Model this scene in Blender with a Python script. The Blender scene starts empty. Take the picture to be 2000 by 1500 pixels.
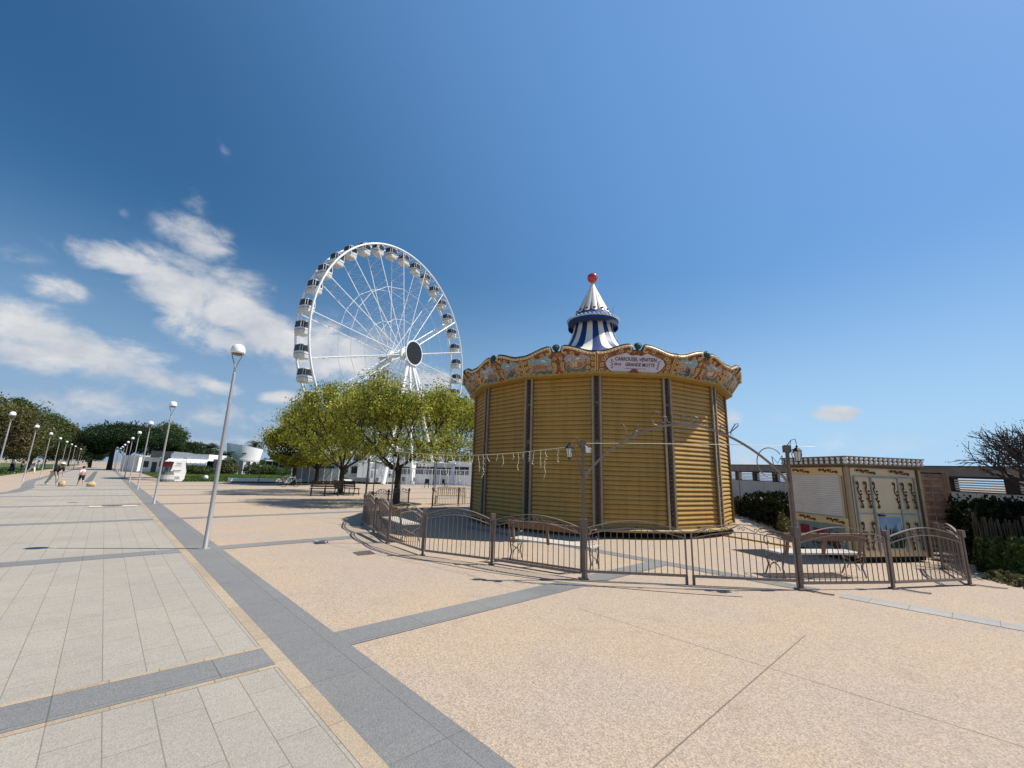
import bpy, bmesh, math, random
import numpy as np
from mathutils import Vector, Matrix
PI = math.pi
rad = math.radians
scene = bpy.context.scene
COL = scene.collection

# ------------------------------------------------------------------ camera
FPX, PITCH, ROLL, CAMH = 830.0, rad(11.9), rad(1.72), 1.65      # focal length in pixels of the 2000 px wide photograph
_F = np.array([0, math.cos(PITCH), math.sin(PITCH)])
_U0 = np.array([0, -math.sin(PITCH), math.cos(PITCH)])
_R0 = np.array([1.0, 0, 0])
_R = math.cos(ROLL) * _R0 + math.sin(ROLL) * _U0
_U = -math.sin(ROLL) * _R0 + math.cos(ROLL) * _U0
_C = np.array([0, 0, CAMH])
cam = bpy.data.cameras.new('camera')
cam.sensor_width = 36.0
cam.lens = 36.0 * FPX / 2000.0
cam.clip_start = 0.05
cam.clip_end = 6000
camo = bpy.data.objects.new('camera', cam)
COL.objects.link(camo)
M = Matrix.Identity(4)
for i in range(3):
    M[i][0], M[i][1], M[i][2], M[i][3] = _R[i], _U[i], -_F[i], _C[i]
camo.matrix_world = M
scene.camera = camo

def ray(x, y):
    d = _F * FPX + _R * (x - 1000) - _U * (y - 750)
    return d / np.linalg.norm(d)
def G(x, y, z=0.0):
    d = ray(x, y); t = (z - CAMH) / d[2]
    return _C + t * d
def AT(x, dist, y=905):                     # ground point seen in column x at a ground distance
    d = ray(x, y); k = dist / math.hypot(d[0], d[1])
    return np.array([d[0] * k, d[1] * k])
def HT(p, x, y):                            # height at which the column over p reaches row y
    d = ray(x, y); t = math.hypot(p[0], p[1]) / math.hypot(d[0], d[1])
    return CAMH + t * d[2]

# ------------------------------------------------------------------ light
SUN_EL, SUN_ROT = rad(54.5), rad(81.5)
sund = Vector((math.sin(SUN_ROT) * math.cos(SUN_EL), math.cos(SUN_ROT) * math.cos(SUN_EL), math.sin(SUN_EL)))
sl = bpy.data.lights.new('sun', 'SUN')
sl.energy = 5.0
sl.angle = rad(0.53)
sl.color = (1.0, 0.94, 0.86)
so = bpy.data.objects.new('sun', sl)
COL.objects.link(so)
so.rotation_euler = sund.to_track_quat('Z', 'Y').to_euler()
so.location = (30, 0, 60)

world = bpy.data.worlds.new("World")
scene.world = world
world.use_nodes = True
nt = world.node_tree
nt.nodes.clear()
def N(tree, typ, **kw):
    n = tree.nodes.new(typ)
    for k, v in kw.items(): setattr(n, k, v)
    return n
def setin(tree, sock, v):
    if hasattr(v, 'is_linked') or isinstance(v, bpy.types.NodeSocket): tree.links.new(v, sock)
    else: sock.default_value = v
def MA(tree, op, a, b=None, c=None, clamp=False):
    n = N(tree, 'ShaderNodeMath', operation=op); n.use_clamp = clamp
    setin(tree, n.inputs[0], a)
    if b is not None: setin(tree, n.inputs[1], b)
    if c is not None: setin(tree, n.inputs[2], c)
    return n.outputs[0]
def MIX(tree, f, a, b, blend='MIX'):
    n = N(tree, 'ShaderNodeMix', data_type='RGBA', blend_type=blend)
    setin(tree, n.inputs[0], f)
    for s, v in ((n.inputs[6], a), (n.inputs[7], b)):
        if isinstance(v, (tuple, list)): s.default_value = tuple(v) + ((1,) if len(v) == 3 else ())
        else: tree.links.new(v, s)
    return n.outputs[2]
sky = N(nt, 'ShaderNodeTexSky', sky_type='NISHITA')
sky.sun_disc = False
sky.sun_elevation = SUN_EL
sky.sun_rotation = SUN_ROT
sky.altitude = 0
sky.air_density = 1.0
sky.dust_density = 0.6
sky.ozone_density = 1.3
hs = N(nt, 'ShaderNodeHueSaturation')
hs.inputs['Saturation'].default_value = 1.34
hs.inputs['Hue'].default_value = 0.496
nt.links.new(sky.outputs[0], hs.inputs['Color'])
bg = N(nt, 'ShaderNodeBackground')
bg.inputs['Strength'].default_value = 0.076
_tc = N(nt, 'ShaderNodeTexCoord').outputs['Generated']
_sx = N(nt, 'ShaderNodeSeparateXYZ'); nt.links.new(_tc, _sx.inputs[0])
def MRG(f, a, b, lo=0.0, hi=1.0):
    r = N(nt, 'ShaderNodeMapRange', interpolation_type='SMOOTHSTEP'); nt.links.new(f, r.inputs[0])
    r.inputs[1].default_value = a; r.inputs[2].default_value = b; r.inputs[3].default_value = lo; r.inputs[4].default_value = hi
    return r.outputs[0]
_sd = N(nt, 'ShaderNodeVectorMath', operation='DOT_PRODUCT'); nt.links.new(_tc, _sd.inputs[0]); _sd.inputs[1].default_value = tuple(sund)
hz_c = MIX(nt, MRG(_sx.outputs[0], -.7, .6), (2.7, 4.1, 6.2), (4.2, 6.6, 9.2))
sk1 = MIX(nt, MRG(_sd.outputs['Value'], .05, 1.0, 0, .62), hs.outputs[0], (2.1, 4.5, 8.9))
sk2 = MIX(nt, MRG(_sx.outputs[2], .0, .46, .9, 0), sk1, hz_c)
nt.links.new(sk2, bg.inputs['Color'])
# clouds: soft patches at fixed compass directions, broken up by fractal noise
tc = N(nt, 'ShaderNodeTexCoord')
gen = tc.outputs['Generated']
def vdot(v):
    n = N(nt, 'ShaderNodeVectorMath', operation='DOT_PRODUCT')
    nt.links.new(gen, n.inputs[0]); n.inputs[1].default_value = tuple(v)
    return n.outputs['Value']
CL = [  # column, row, half length, half height, tilt in degrees, weight
    (235, 505, 105, 34, 22, .95), (360, 560, 120, 52, 20, 1.0), (455, 595, 95, 62, 15, 1.0), (395, 470, 82, 34, 25, .85),
    (345, 610, 80, 50, 20, .55), (420, 655, 110, 40, 20, .7), (555, 665, 110, 50, 15, .9), (660, 690, 120, 58, 10, 1.0),
    (65, 640, 115, 48, 15, .9), (190, 690, 150, 48, 14, .9), (60, 695, 130, 42, 5, .8), (300, 735, 130, 36, 14, .8), (410, 757, 80, 16, 8, .55),
    (105, 563, 70, 26, 12, .6), (545, 777, 48, 14, 2, .75), (840, 752, 75, 46, 8, .85), (150, 785, 280, 40, 3, .50),
    (420, 815, 220, 36, 3, .44), (480, 866, 220, 30, 2, .42), (1633, 808, 48, 14, 2, 1.0), (1428, 812, 20, 20, 50, .8), (1455, 885, 60, 42, 0, .6),
    (437, 292, 14, 34, -20, .24), (386, 395, 34, 42, -20, .28), (245, 416, 16, 14, 0, .3), (920, 790, 30, 26, 0, .7), (1540, 820, 60, 22, 10, .25),
    (1700, 870, 300, 40, 0, .22), (20, 500, 90, 30, 10, .3), (1900, 650, 140, 14, -20, .22)]
tot = None
for (x, y, a, b, th, w) in CL:
    c = ray(x, y); t = rad(th)
    va = ray(x + a * math.cos(t), y + a * math.sin(t)) - c
    vb = ray(x - b * math.sin(t), y + b * math.cos(t)) - c
    va -= c * va.dot(c); vb -= c * vb.dot(c)
    vb -= va * (vb.dot(va) / va.dot(va))
    p = vdot(va / va.dot(va)); q = vdot(vb / vb.dot(vb))
    s = MA(nt, 'ADD', MA(nt, 'MULTIPLY', p, p), MA(nt, 'MULTIPLY', q, q))
    g = MA(nt, 'MULTIPLY', MA(nt, 'EXPONENT', MA(nt, 'MULTIPLY', s, -1.0)), w)
    tot = g if tot is None else MA(nt, 'MAXIMUM', tot, MA(nt, 'ADD', MA(nt, 'MULTIPLY', MA(nt, 'MULTIPLY', tot, g), 0.25), MA(nt, 'MAXIMUM', tot, g)))
mp = N(nt, 'ShaderNodeMapping'); nt.links.new(gen, mp.inputs[0]); mp.inputs['Scale'].default_value = (1, 1, 1.7)
def wnoise(scale, det, rough, dist=0.0):
    n = N(nt, 'ShaderNodeTexNoise'); nt.links.new(mp.outputs[0], n.inputs['Vector'])
    n.inputs['Scale'].default_value = scale; n.inputs['Detail'].default_value = det
    n.inputs['Roughness'].default_value = rough; n.inputs['Distortion'].default_value = dist
    return n.outputs['Fac']
n1 = wnoise(12, 10, .60, .25); n2 = wnoise(9.0, 6, .6, .2)
den = MA(nt, 'ADD', tot, MA(nt, 'MULTIPLY', MA(nt, 'SUBTRACT', n1, .5), 2.2))
mr = N(nt, 'ShaderNodeMapRange', interpolation_type='SMOOTHSTEP')
nt.links.new(den, mr.inputs[0])
mr.inputs[1].default_value = .14; mr.inputs[2].default_value = 1.0; mr.inputs[3].default_value = 0; mr.inputs[4].default_value = .93
gate = N(nt, 'ShaderNodeMapRange', interpolation_type='SMOOTHSTEP'); nt.links.new(tot, gate.inputs[0])
gate.inputs[1].default_value = .06; gate.inputs[2].default_value = .35
cov = MA(nt, 'MULTIPLY', mr.outputs[0], gate.outputs[0])
ccol = MIX(nt, MA(nt, 'MULTIPLY', MA(nt, 'SUBTRACT', n2, .27), 2.6, clamp=True), (.50, .55, .64), (.85, .84, .83))
bgc = N(nt, 'ShaderNodeBackground'); nt.links.new(ccol, bgc.inputs['Color']); bgc.inputs['Strength'].default_value = .72
ms = N(nt, 'ShaderNodeMixShader')
nt.links.new(cov, ms.inputs[0]); nt.links.new(bg.outputs[0], ms.inputs[1]); nt.links.new(bgc.outputs[0], ms.inputs[2])
wo = N(nt, 'ShaderNodeOutputWorld'); nt.links.new(ms.outputs[0], wo.inputs[0])

scene.view_settings.view_transform = 'Standard'
scene.view_settings.look = 'None'
scene.view_settings.exposure = 0.40
scene.view_settings.gamma = 1.0
scene.cycles.max_bounces = 6
scene.cycles.transparent_max_bounces = 8

# ------------------------------------------------------------------ materials
_mats = {}
def mat(name, c, rough=.7, n=None, c2=None, bump=None, metal=0.0, spec=.3, coat=0.0, island=0.0, emis=None, alpha=None, trans=0.0):
    """n=(scale, amount) brightness mottling; c2 second colour reached by the noise; bump=(scale, strength)"""
    if name in _mats: return _mats[name]
    m = bpy.data.materials.new(name); m.use_nodes = True
    t = m.node_tree; b = t.nodes['Principled BSDF']
    b.inputs['Roughness'].default_value = rough
    b.inputs['Metallic'].default_value = metal
    b.inputs['Specular IOR Level'].default_value = spec
    b.inputs['Coat Weight'].default_value = coat
    co = N(t, 'ShaderNodeTexCoord').outputs['Object']
    col = None
    if n:
        x = N(t, 'ShaderNodeTexNoise'); t.links.new(co, x.inputs['Vector'])
        x.inputs['Scale'].default_value = n[0]; x.inputs['Detail'].default_value = 6; x.inputs['Roughness'].default_value = .62
        f = MA(t, 'MULTIPLY', MA(t, 'SUBTRACT', x.outputs['Fac'], .35), 3.0, clamp=True)
        d = c2 if c2 else tuple(v * (1 - n[1]) for v in c)
        col = MIX(t, f, d, c)
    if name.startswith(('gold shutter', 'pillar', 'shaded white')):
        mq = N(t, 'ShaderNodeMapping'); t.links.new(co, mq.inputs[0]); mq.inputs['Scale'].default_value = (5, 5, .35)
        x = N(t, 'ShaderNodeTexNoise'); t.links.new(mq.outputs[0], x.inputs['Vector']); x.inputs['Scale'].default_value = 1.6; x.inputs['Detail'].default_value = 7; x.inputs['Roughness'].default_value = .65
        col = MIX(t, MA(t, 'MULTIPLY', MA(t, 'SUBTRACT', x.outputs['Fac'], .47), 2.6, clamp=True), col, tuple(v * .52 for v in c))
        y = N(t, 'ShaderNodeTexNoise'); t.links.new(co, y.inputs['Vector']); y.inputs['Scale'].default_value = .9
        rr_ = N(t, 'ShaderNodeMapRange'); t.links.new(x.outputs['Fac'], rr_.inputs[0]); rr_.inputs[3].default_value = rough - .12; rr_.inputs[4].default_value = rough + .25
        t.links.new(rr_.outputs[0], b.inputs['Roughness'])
    if island:
        gi = N(t, 'ShaderNodeNewGeometry').outputs['Random Per Island']
        h = N(t, 'ShaderNodeHueSaturation')
        if col is None: h.inputs['Color'].default_value = tuple(c) + (1,)
        else: t.links.new(col, h.inputs['Color'])
        t.links.new(MA(t, 'ADD', MA(t, 'MULTIPLY', gi, island * 2), 1 - island), h.inputs['Value'])
        t.links.new(MA(t, 'ADD', MA(t, 'MULTIPLY', MA(t, 'FRACT', MA(t, 'MULTIPLY', gi, 7.3)), .04), .48), h.inputs['Hue'])
        col = h.outputs[0]
    if col is None: b.inputs['Base Color'].default_value = tuple(c) + (1,)
    else: t.links.new(col, b.inputs['Base Color'])
    if bump:
        x = N(t, 'ShaderNodeTexNoise'); t.links.new(co, x.inputs['Vector']); x.inputs['Scale'].default_value = bump[0]; x.inputs['Detail'].default_value = 5
        bp = N(t, 'ShaderNodeBump'); bp.inputs['Strength'].default_value = bump[1]; bp.inputs['Distance'].default_value = .02
        t.links.new(x.outputs['Fac'], bp.inputs['Height']); t.links.new(bp.outputs[0], b.inputs['Normal'])
    if emis:
        b.inputs['Emission Color'].default_value = tuple(emis[0]) + (1,); b.inputs['Emission Strength'].default_value = emis[1]
    if trans: b.inputs['Transmission Weight'].default_value = trans
    _mats[name] = m
    return m

def leafmat(name, c, c2, n=.6, island=.35, trans=.35):
    if name in _mats: return _mats[name]
    m = bpy.data.materials.new(name); m.use_nodes = True
    t = m.node_tree; t.nodes.clear()
    co = N(t, 'ShaderNodeTexCoord').outputs['Object']
    x = N(t, 'ShaderNodeTexNoise'); t.links.new(co, x.inputs['Vector']); x.inputs['Scale'].default_value = n; x.inputs['Detail'].default_value = 3
    f = MA(t, 'MULTIPLY', MA(t, 'SUBTRACT', x.outputs['Fac'], .36), 3.4, clamp=True)
    gi = N(t, 'ShaderNodeNewGeometry').outputs['Random Per Island']
    h = N(t, 'ShaderNodeHueSaturation'); t.links.new(MIX(t, f, c2, c), h.inputs['Color'])
    t.links.new(MA(t, 'ADD', MA(t, 'MULTIPLY', gi, island * 2), 1 - island), h.inputs['Value'])
    t.links.new(MA(t, 'ADD', MA(t, 'MULTIPLY', MA(t, 'FRACT', MA(t, 'MULTIPLY', gi, 9.7)), .05), .475), h.inputs['Hue'])
    d = N(t, 'ShaderNodeBsdfDiffuse'); tr = N(t, 'ShaderNodeBsdfTranslucent'); g = N(t, 'ShaderNodeBsdfGlossy')
    g.inputs['Roughness'].default_value = .45
    t.links.new(h.outputs[0], d.inputs[0])
    h2 = N(t, 'ShaderNodeHueSaturation'); h2.inputs['Hue'].default_value = .49; h2.inputs['Value'].default_value = 1.25
    t.links.new(h.outputs[0], h2.inputs['Color']); t.links.new(h2.outputs[0], tr.inputs[0])
    a = N(t, 'ShaderNodeMixShader'); a.inputs[0].default_value = trans
    t.links.new(d.outputs[0], a.inputs[1]); t.links.new(tr.outputs[0], a.inputs[2])
    b = N(t, 'ShaderNodeMixShader'); b.inputs[0].default_value = .012
    t.links.new(a.outputs[0], b.inputs[1]); t.links.new(g.outputs[0], b.inputs[2])
    o = N(t, 'ShaderNodeOutputMaterial'); t.links.new(b.outputs[0], o.inputs[0])
    _mats[name] = m
    return m

# ------------------------------------------------------------------ object helpers
def tag(o, label=None, cat=None, group=None, kind=None):
    if label: o['label'] = label
    if cat: o['category'] = cat
    if group: o['group'] = group
    if kind: o['kind'] = kind
    return o
def empty(name, loc=(0, 0, 0), rz=0.0, label=None, cat=None, group=None):
    o = bpy.data.objects.new(name, None); COL.objects.link(o)
    o.location = (loc[0], loc[1], loc[2] if len(loc) > 2 else 0); o.rotation_euler = (0, 0, rz); o.empty_display_size = .1
    return tag(o, label, cat, group)
def copy_tree(o, parent=None):
    c = o.copy(); COL.objects.link(c)
    if parent is not None: c.parent = parent
    for ch in list(o.children): copy_tree(ch, c)
    return c
def rot2(a):
    return Matrix.Rotation(a, 3, 'Z')

class MB:
    """collects shapes and links them as ONE mesh object"""
    def __init__(s): s.v = []; s.f = []; s.mi = []; s.cur = 0; s.T = None
    def add(s, vs, fs):
        b = len(s.v)
        if s.T is not None: vs = [s.T @ Vector(v) for v in vs]
        s.v += [tuple(v) for v in vs]; s.f += [tuple(i + b for i in f) for f in fs]; s.mi += [s.cur] * len(fs)
    def box(s, c, d, rz=0.0, R=None):
        x, y, z = d[0] / 2, d[1] / 2, d[2] / 2
        vs = [Vector((i * x, j * y, k * z)) for k in (-1, 1) for j in (-1, 1) for i in (-1, 1)]
        if rz: R = rot2(rz)
        if R is not None: vs = [R @ v for v in vs]
        c = Vector(c)
        s.add([v + c for v in vs], [(0, 2, 3, 1), (4, 5, 7, 6), (0, 1, 5, 4), (2, 6, 7, 3), (0, 4, 6, 2), (1, 3, 7, 5)])
    def bar(s, a, b, w, h=None, up=(0, 0, 1)):
        a, b = Vector(a), Vector(b); h = h or w; d = b - a; L = d.length
        if L < 1e-6: return
        d /= L; u = Vector(up)
        if abs(d.dot(u)) > .98: u = Vector((1, 0, 0))
        x = d.cross(u).normalized(); z = x.cross(d)
        vs = [p + x * (i * w / 2) + z * (k * h / 2) for p in (a, b) for k in (-1, 1) for i in (-1, 1)]
        s.add(vs, [(0, 1, 3, 2), (4, 6, 7, 5), (0, 4, 5, 1), (2, 3, 7, 6), (0, 2, 6, 4), (1, 5, 7, 3)])
    def tube(s, pts, r, n=6, closed=False, cap=True):
        pts = [Vector(p) for p in pts]; m = len(pts)
        rs = r if isinstance(r, (list, tuple)) else [r] * m
        vs = []; px = None
        for i, p in enumerate(pts):
            if closed: d = pts[(i + 1) % m] - pts[i - 1]
            else: d = pts[min(i + 1, m - 1)] - pts[max(i - 1, 0)]
            if d.length < 1e-9: d = Vector((0, 0, 1))
            d.normalize()
            if px is None:
                u = Vector((0, 0, 1)) if abs(d.z) < .9 else Vector((1, 0, 0))
                px = d.cross(u).normalized()
            else:
                px = px - d * px.dot(d)
                if px.length < 1e-6: px = d.orthogonal()
                px.normalize()
            py = d.cross(px)
            vs += [p + (px * math.cos(2 * PI * k / n) + py * math.sin(2 * PI * k / n)) * rs[i] for k in range(n)]
        fs = []
        for i in range(m if closed else m - 1):
            a, b = i * n, ((i + 1) % m) * n
            fs += [(a + k, a + (k + 1) % n, b + (k + 1) % n, b + k) for k in range(n)]
        if cap and not closed: fs += [tuple(range(n - 1, -1, -1)), tuple(range((m - 1) * n, m * n))]
        s.add(vs, fs)
    def lathe(s, prof, n=24, c=(0, 0, 0), a0=0.0, cols=None):
        cx, cy, cz = c; vs = []; m = len(prof)
        for (r, z) in prof:
            vs += [(cx + r * math.cos(a0 + 2 * PI * k / n), cy + r * math.sin(a0 + 2 * PI * k / n), cz + z) for k in range(n)]
        b = len(s.v); s.add(vs, []) 
        for k in range(n):
            for i in range(m - 1):
                s.f.append((b + i * n + k, b + i * n + (k + 1) % n, b + (i + 1) * n + (k + 1) % n, b + (i + 1) * n + k))
                s.mi.append(cols[k % len(cols)] if cols else s.cur)
    def sphere(s, c, r, n=10, m=6, sc=(1, 1, 1)):
        vs = [(c[0], c[1], c[2] - r * sc[2])]; fs = []
        for i in range(1, m):
            t = -PI / 2 + PI * i / m
            vs += [(c[0] + r * sc[0] * math.cos(t) * math.cos(2 * PI * k / n), c[1] + r * sc[1] * math.cos(t) * math.sin(2 * PI * k / n), c[2] + r * sc[2] * math.sin(t)) for k in range(n)]
        vs.append((c[0], c[1], c[2] + r * sc[2]))
        for k in range(n):
            fs.append((0, 1 + (k + 1) % n, 1 + k))
            for i in range(m - 2):
                a = 1 + i * n; b = a + n
                fs.append((a + k, a + (k + 1) % n, b + (k + 1) % n, b + k))
            a = 1 + (m - 2) * n; fs.append((a + k, a + (k + 1) % n, len(vs) - 1))
        s.add(vs, fs)
    def prism(s, poly, z0, z1):
        n = len(poly)
        s.add([(x, y, z0) for x, y in poly] + [(x, y, z1) for x, y in poly],
              [tuple(range(n - 1, -1, -1)), tuple(range(n, 2 * n))] + [(i, (i + 1) % n, n + (i + 1) % n, n + i) for i in range(n)])
    def plate(s, poly, o, ex, ez, en, th):
        """flat outline poly (a, b) in the plane o + a*ex + b*ez, thickness th along en"""
        o, ex, ez, en = Vector(o), Vector(ex), Vector(ez), Vector(en); n = len(poly)
        s.add([o + ex * a + ez * b for a, b in poly] + [o + ex * a + ez * b + en * th for a, b in poly],
              [tuple(range(n - 1, -1, -1)), tuple(range(n, 2 * n))] + [(i, (i + 1) % n, n + (i + 1) % n, n + i) for i in range(n)])
    def build(s, name, m, parent=None, smooth=False, off=None, bevel=0.0):
        me = bpy.data.meshes.new(name)
        vs = s.v
        if off is not None: vs = [(x - off[0], y - off[1], z - (off[2] if len(off) > 2 else 0)) for x, y, z in vs]
        me.from_pydata(vs, [], s.f)
        ms_ = m if isinstance(m, (list, tuple)) else [m]
        for q in ms_: me.materials.append(q)
        if len(ms_) > 1: me.polygons.foreach_set('material_index', s.mi)
        if smooth: me.polygons.foreach_set('use_smooth', [True] * len(me.polygons))
        me.update()
        o = bpy.data.objects.new(name, me); COL.objects.link(o)
        if bevel:
            md = o.modifiers.new('bevel', 'BEVEL'); md.width = bevel; md.segments = 2; md.limit_method = 'ANGLE'
        if parent is not None: o.parent = parent
        return o
def text_mesh(name, txt, size, mat_, parent, M4, extrude=.003, offset=0.0, space=1.0):
    cu = bpy.data.curves.new(name, 'FONT'); cu.body = txt; cu.size = size; cu.extrude = extrude; cu.offset = offset
    cu.align_x = 'CENTER'; cu.align_y = 'CENTER'; cu.space_character = space; cu.resolution_u = 3
    to = bpy.data.objects.new('tmp_text', cu); COL.objects.link(to)
    dg = bpy.context.evaluated_depsgraph_get(); dg.update()
    me = bpy.data.meshes.new_from_object(to.evaluated_get(dg))
    bpy.data.objects.remove(to); bpy.data.curves.remove(cu)
    me.transform(M4); me.name = name; me.materials.clear(); me.materials.append(mat_)
    o = bpy.data.objects.new(name, me); COL.objects.link(o); o.parent = parent
    return o
def quads(name, P, Nn, S, m, parent=None, asp=1.0, rng=None):
    """P centres (n,3), Nn normals (n,3), S sizes (n): leaf-sized faces as one mesh"""
    n = len(P)
    r = rng.normal(size=(n, 3)); t = np.cross(Nn, r); t /= np.linalg.norm(t, axis=1)[:, None] + 1e-9
    b = np.cross(Nn, t); b /= np.linalg.norm(b, axis=1)[:, None] + 1e-9
    s1 = (S * .5)[:, None]; s2 = s1 * asp
    V = np.stack([P - t * s1, P - b * s2 * .8, P + t * s1, P + b * s2 * .8], 1).reshape(-1, 3)
    me = bpy.data.meshes.new(name)
    me.vertices.add(4 * n); me.vertices.foreach_set('co', V.astype(np.float32).ravel())
    me.loops.add(4 * n); me.loops.foreach_set('vertex_index', np.arange(4 * n, dtype=np.int32))
    me.polygons.add(n); me.polygons.foreach_set('loop_start', np.arange(0, 4 * n, 4, dtype=np.int32))
    try: me.polygons.foreach_set('loop_total', np.full(n, 4, dtype=np.int32))
    except Exception: pass
    me.materials.append(m); me.update(calc_edges=True); me.validate()
    o = bpy.data.objects.new(name, me); COL.objects.link(o)
    if parent is not None: o.parent = parent
    return o

# ------------------------------------------------------------------ promenade frame (v to the right, u along it)
PA = rad(43.0)
def W(v, u, z=0.0):
    return (v * math.cos(PA) - u * math.sin(PA), v * math.sin(PA) + u * math.cos(PA), z)
def UV(x, y):
    return (x * math.cos(PA) + y * math.sin(PA), -x * math.sin(PA) + y * math.cos(PA))

def ground_mat(name, base, tint, speck, joints=(), brick=None, patch=None, rough=.88, spk_scale=75):
    m = bpy.data.materials.new(name); m.use_nodes = True
    t = m.node_tree; b = t.nodes['Principled BSDF']; b.inputs['Roughness'].default_value = rough; b.inputs['Specular IOR Level'].default_value = .2
    co = N(t, 'ShaderNodeTexCoord').outputs['Object']
    def noise(s, d=4, r=.55, vec=co):
        x = N(t, 'ShaderNodeTexNoise'); t.links.new(vec, x.inputs['Vector']); x.inputs['Scale'].default_value = s; x.inputs['Detail'].default_value = d; x.inputs['Roughness'].default_value = r
        return x.outputs['Fac']
    def rng_(f, a, c, lo=0.0, hi=1.0):
        r = N(t, 'ShaderNodeMapRange'); t.links.new(f, r.inputs[0]); r.inputs[1].default_value = a; r.inputs[2].default_value = c; r.inputs[3].default_value = lo; r.inputs[4].default_value = hi
        return r.outputs[0]
    col = MIX(t, rng_(noise(.35, 5, .6), .35, .68), base, tint)
    hgt = None
    if brick:
        bw, bh, mort, var, off = brick
        mp_ = N(t, 'ShaderNodeMapping'); t.links.new(co, mp_.inputs[0]); mp_.inputs['Rotation'].default_value = (0, 0, brick_rot)
        br = N(t, 'ShaderNodeTexBrick'); t.links.new(mp_.outputs[0], br.inputs['Vector'])
        br.offset = off; br.inputs['Scale'].default_value = 1; br.inputs['Brick Width'].default_value = bw; br.inputs['Row Height'].default_value = bh
        br.inputs['Mortar Size'].default_value = mort; br.inputs['Mortar Smooth'].default_value = .3; br.inputs['Bias'].default_value = 0
        br.inputs['Color1'].default_value = (1 - var, 1 - var, 1 - var, 1); br.inputs['Color2'].default_value = (1 + var * .4, 1 + var * .4, 1 + var * .3, 1)
        br.inputs['Mortar'].default_value = (.6, .58, .54, 1)
        col = MIX(t, 1.0, col, br.outputs['Color'], 'MULTIPLY')
    if brick:
        mq = N(t, 'ShaderNodeMapping'); t.links.new(co, mq.inputs[0]); mq.inputs['Scale'].default_value = (1.3, 7.0, 1)
        col = MIX(t, rng_(noise(2.2, 7, .68, mq.outputs[0]), .50, .78, 0, .42), col, tuple(c * .62 for c in base))
        col = MIX(t, rng_(noise(.9, 5, .6), .52, .70, 0, .25), col, (base[0] * 1.12, base[1] * 1.04, base[2] * .92))
    # aggregate
    vo = N(t, 'ShaderNodeTexVoronoi'); t.links.new(co, vo.inputs['Vector']); vo.inputs['Scale'].default_value = spk_scale
    sp = N(t, 'ShaderNodeSeparateColor'); t.links.new(vo.outputs['Color'], sp.inputs[0])
    g = rng_(sp.outputs[0], 0, 1, 1 - speck, 1 + speck * .8)
    h = N(t, 'ShaderNodeHueSaturation'); t.links.new(col, h.inputs['Color']); t.links.new(g, h.inputs['Value'])
    t.links.new(rng_(sp.outputs[1], 0, 1, .82, 1.14), h.inputs['Saturation'])
    col = h.outputs[0]
    # blotches, stains and small dark dots
    st = MA(t, 'ADD', rng_(noise(2.3, 6, .65), .56, .76, 0, .34), rng_(noise(7.0, 6, .7), .60, .72, 0, .20))
    col = MIX(t, st, col, tuple(c * .55 for c in base))
    v2 = N(t, 'ShaderNodeTexVoronoi'); t.links.new(co, v2.inputs['Vector']); v2.inputs['Scale'].default_value = 1.6
    dn = MA(t, 'ADD', v2.outputs['Distance'], MA(t, 'MULTIPLY', noise(25, 3), .03))
    sp2 = N(t, 'ShaderNodeSeparateColor'); t.links.new(v2.outputs['Color'], sp2.inputs[0])
    dot = MA(t, 'MULTIPLY', rng_(dn, .030, .050, 1, 0), rng_(sp2.outputs[0], .55, .57, 0, .6))
    col = MIX(t, MA(t, 'MAXIMUM', dot, 0.0), col, (.09, .075, .06))
    xyz = N(t, 'ShaderNodeSeparateXYZ'); t.links.new(co, xyz.inputs[0])
    for (ax, pos, lo, hi) in joints:
        d = MA(t, 'ABSOLUTE', MA(t, 'SUBTRACT', MA(t, 'ADD', xyz.outputs[ax], MA(t, 'MULTIPLY', MA(t, 'SUBTRACT', noise(9), .5), .012)), pos))
        jm = rng_(d, .003, .009, .75, 0)
        o_ = xyz.outputs[1 - ax]
        jm = MA(t, 'MULTIPLY', jm, MA(t, 'MULTIPLY', MA(t, 'GREATER_THAN', o_, lo), MA(t, 'LESS_THAN', o_, hi)))
        col = MIX(t, jm, col, (.10, .08, .065))
    t.links.new(col, b.inputs['Base Color'])
    bp = N(t, 'ShaderNodeBump'); bp.inputs['Strength'].default_value = .35; bp.inputs['Distance'].default_value = .006
    t.links.new(vo.outputs['Distance'], bp.inputs['Height']); t.links.new(bp.outputs[0], b.inputs['Normal'])
    return m
brick_rot = rad(90)

def sheet(name, poly, z, m, uvspace=True, kind='structure'):
    me = bpy.data.meshes.new(name)
    me.from_pydata([(x, y, 0) for x, y in poly], [], [tuple(range(len(poly)))])
    me.materials.append(m)
    o = bpy.data.objects.new(name, me); COL.objects.link(o)
    o.location = (0, 0, z)
    if uvspace: o.rotation_euler = (0, 0, PA)
    tag(o, kind=kind)
    return o

m_sand = ground_mat('far sand', (.34, .27, .19), (.29, .23, .16), .10)
m_plaza = ground_mat('washed aggregate paving', (.395, .298, .203), (.345, .285, .230), .28, joints=[(0, 4.68, -3, 3.6), (1, 1.5, 2.0, 5.95), (0, 4.68, 4.9, 6.0), (1, 13.8, 2.0, 9.0), (0, 5.4, 11.0, 16.6), (1, 19.9, 2, 9)], spk_scale=92)
m_slab = ground_mat('pale stone slabs', (.340, .305, .252), (.292, .270, .228), .14, brick=(.72, .262, .004, .045, .37), spk_scale=110)
m_blue = ground_mat('blue grey granite', (.200, .198, .192), (.165, .165, .162), .20, brick=(1.25, .62, .004, .06, 0.0), spk_scale=130)
brick_rot = 0.0
m_blue_x = ground_mat('blue grey granite cross', (.205, .202, .195), (.17, .17, .166), .20, brick=(.95, .62, .005, .07, 0.0), spk_scale=130)
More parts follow.
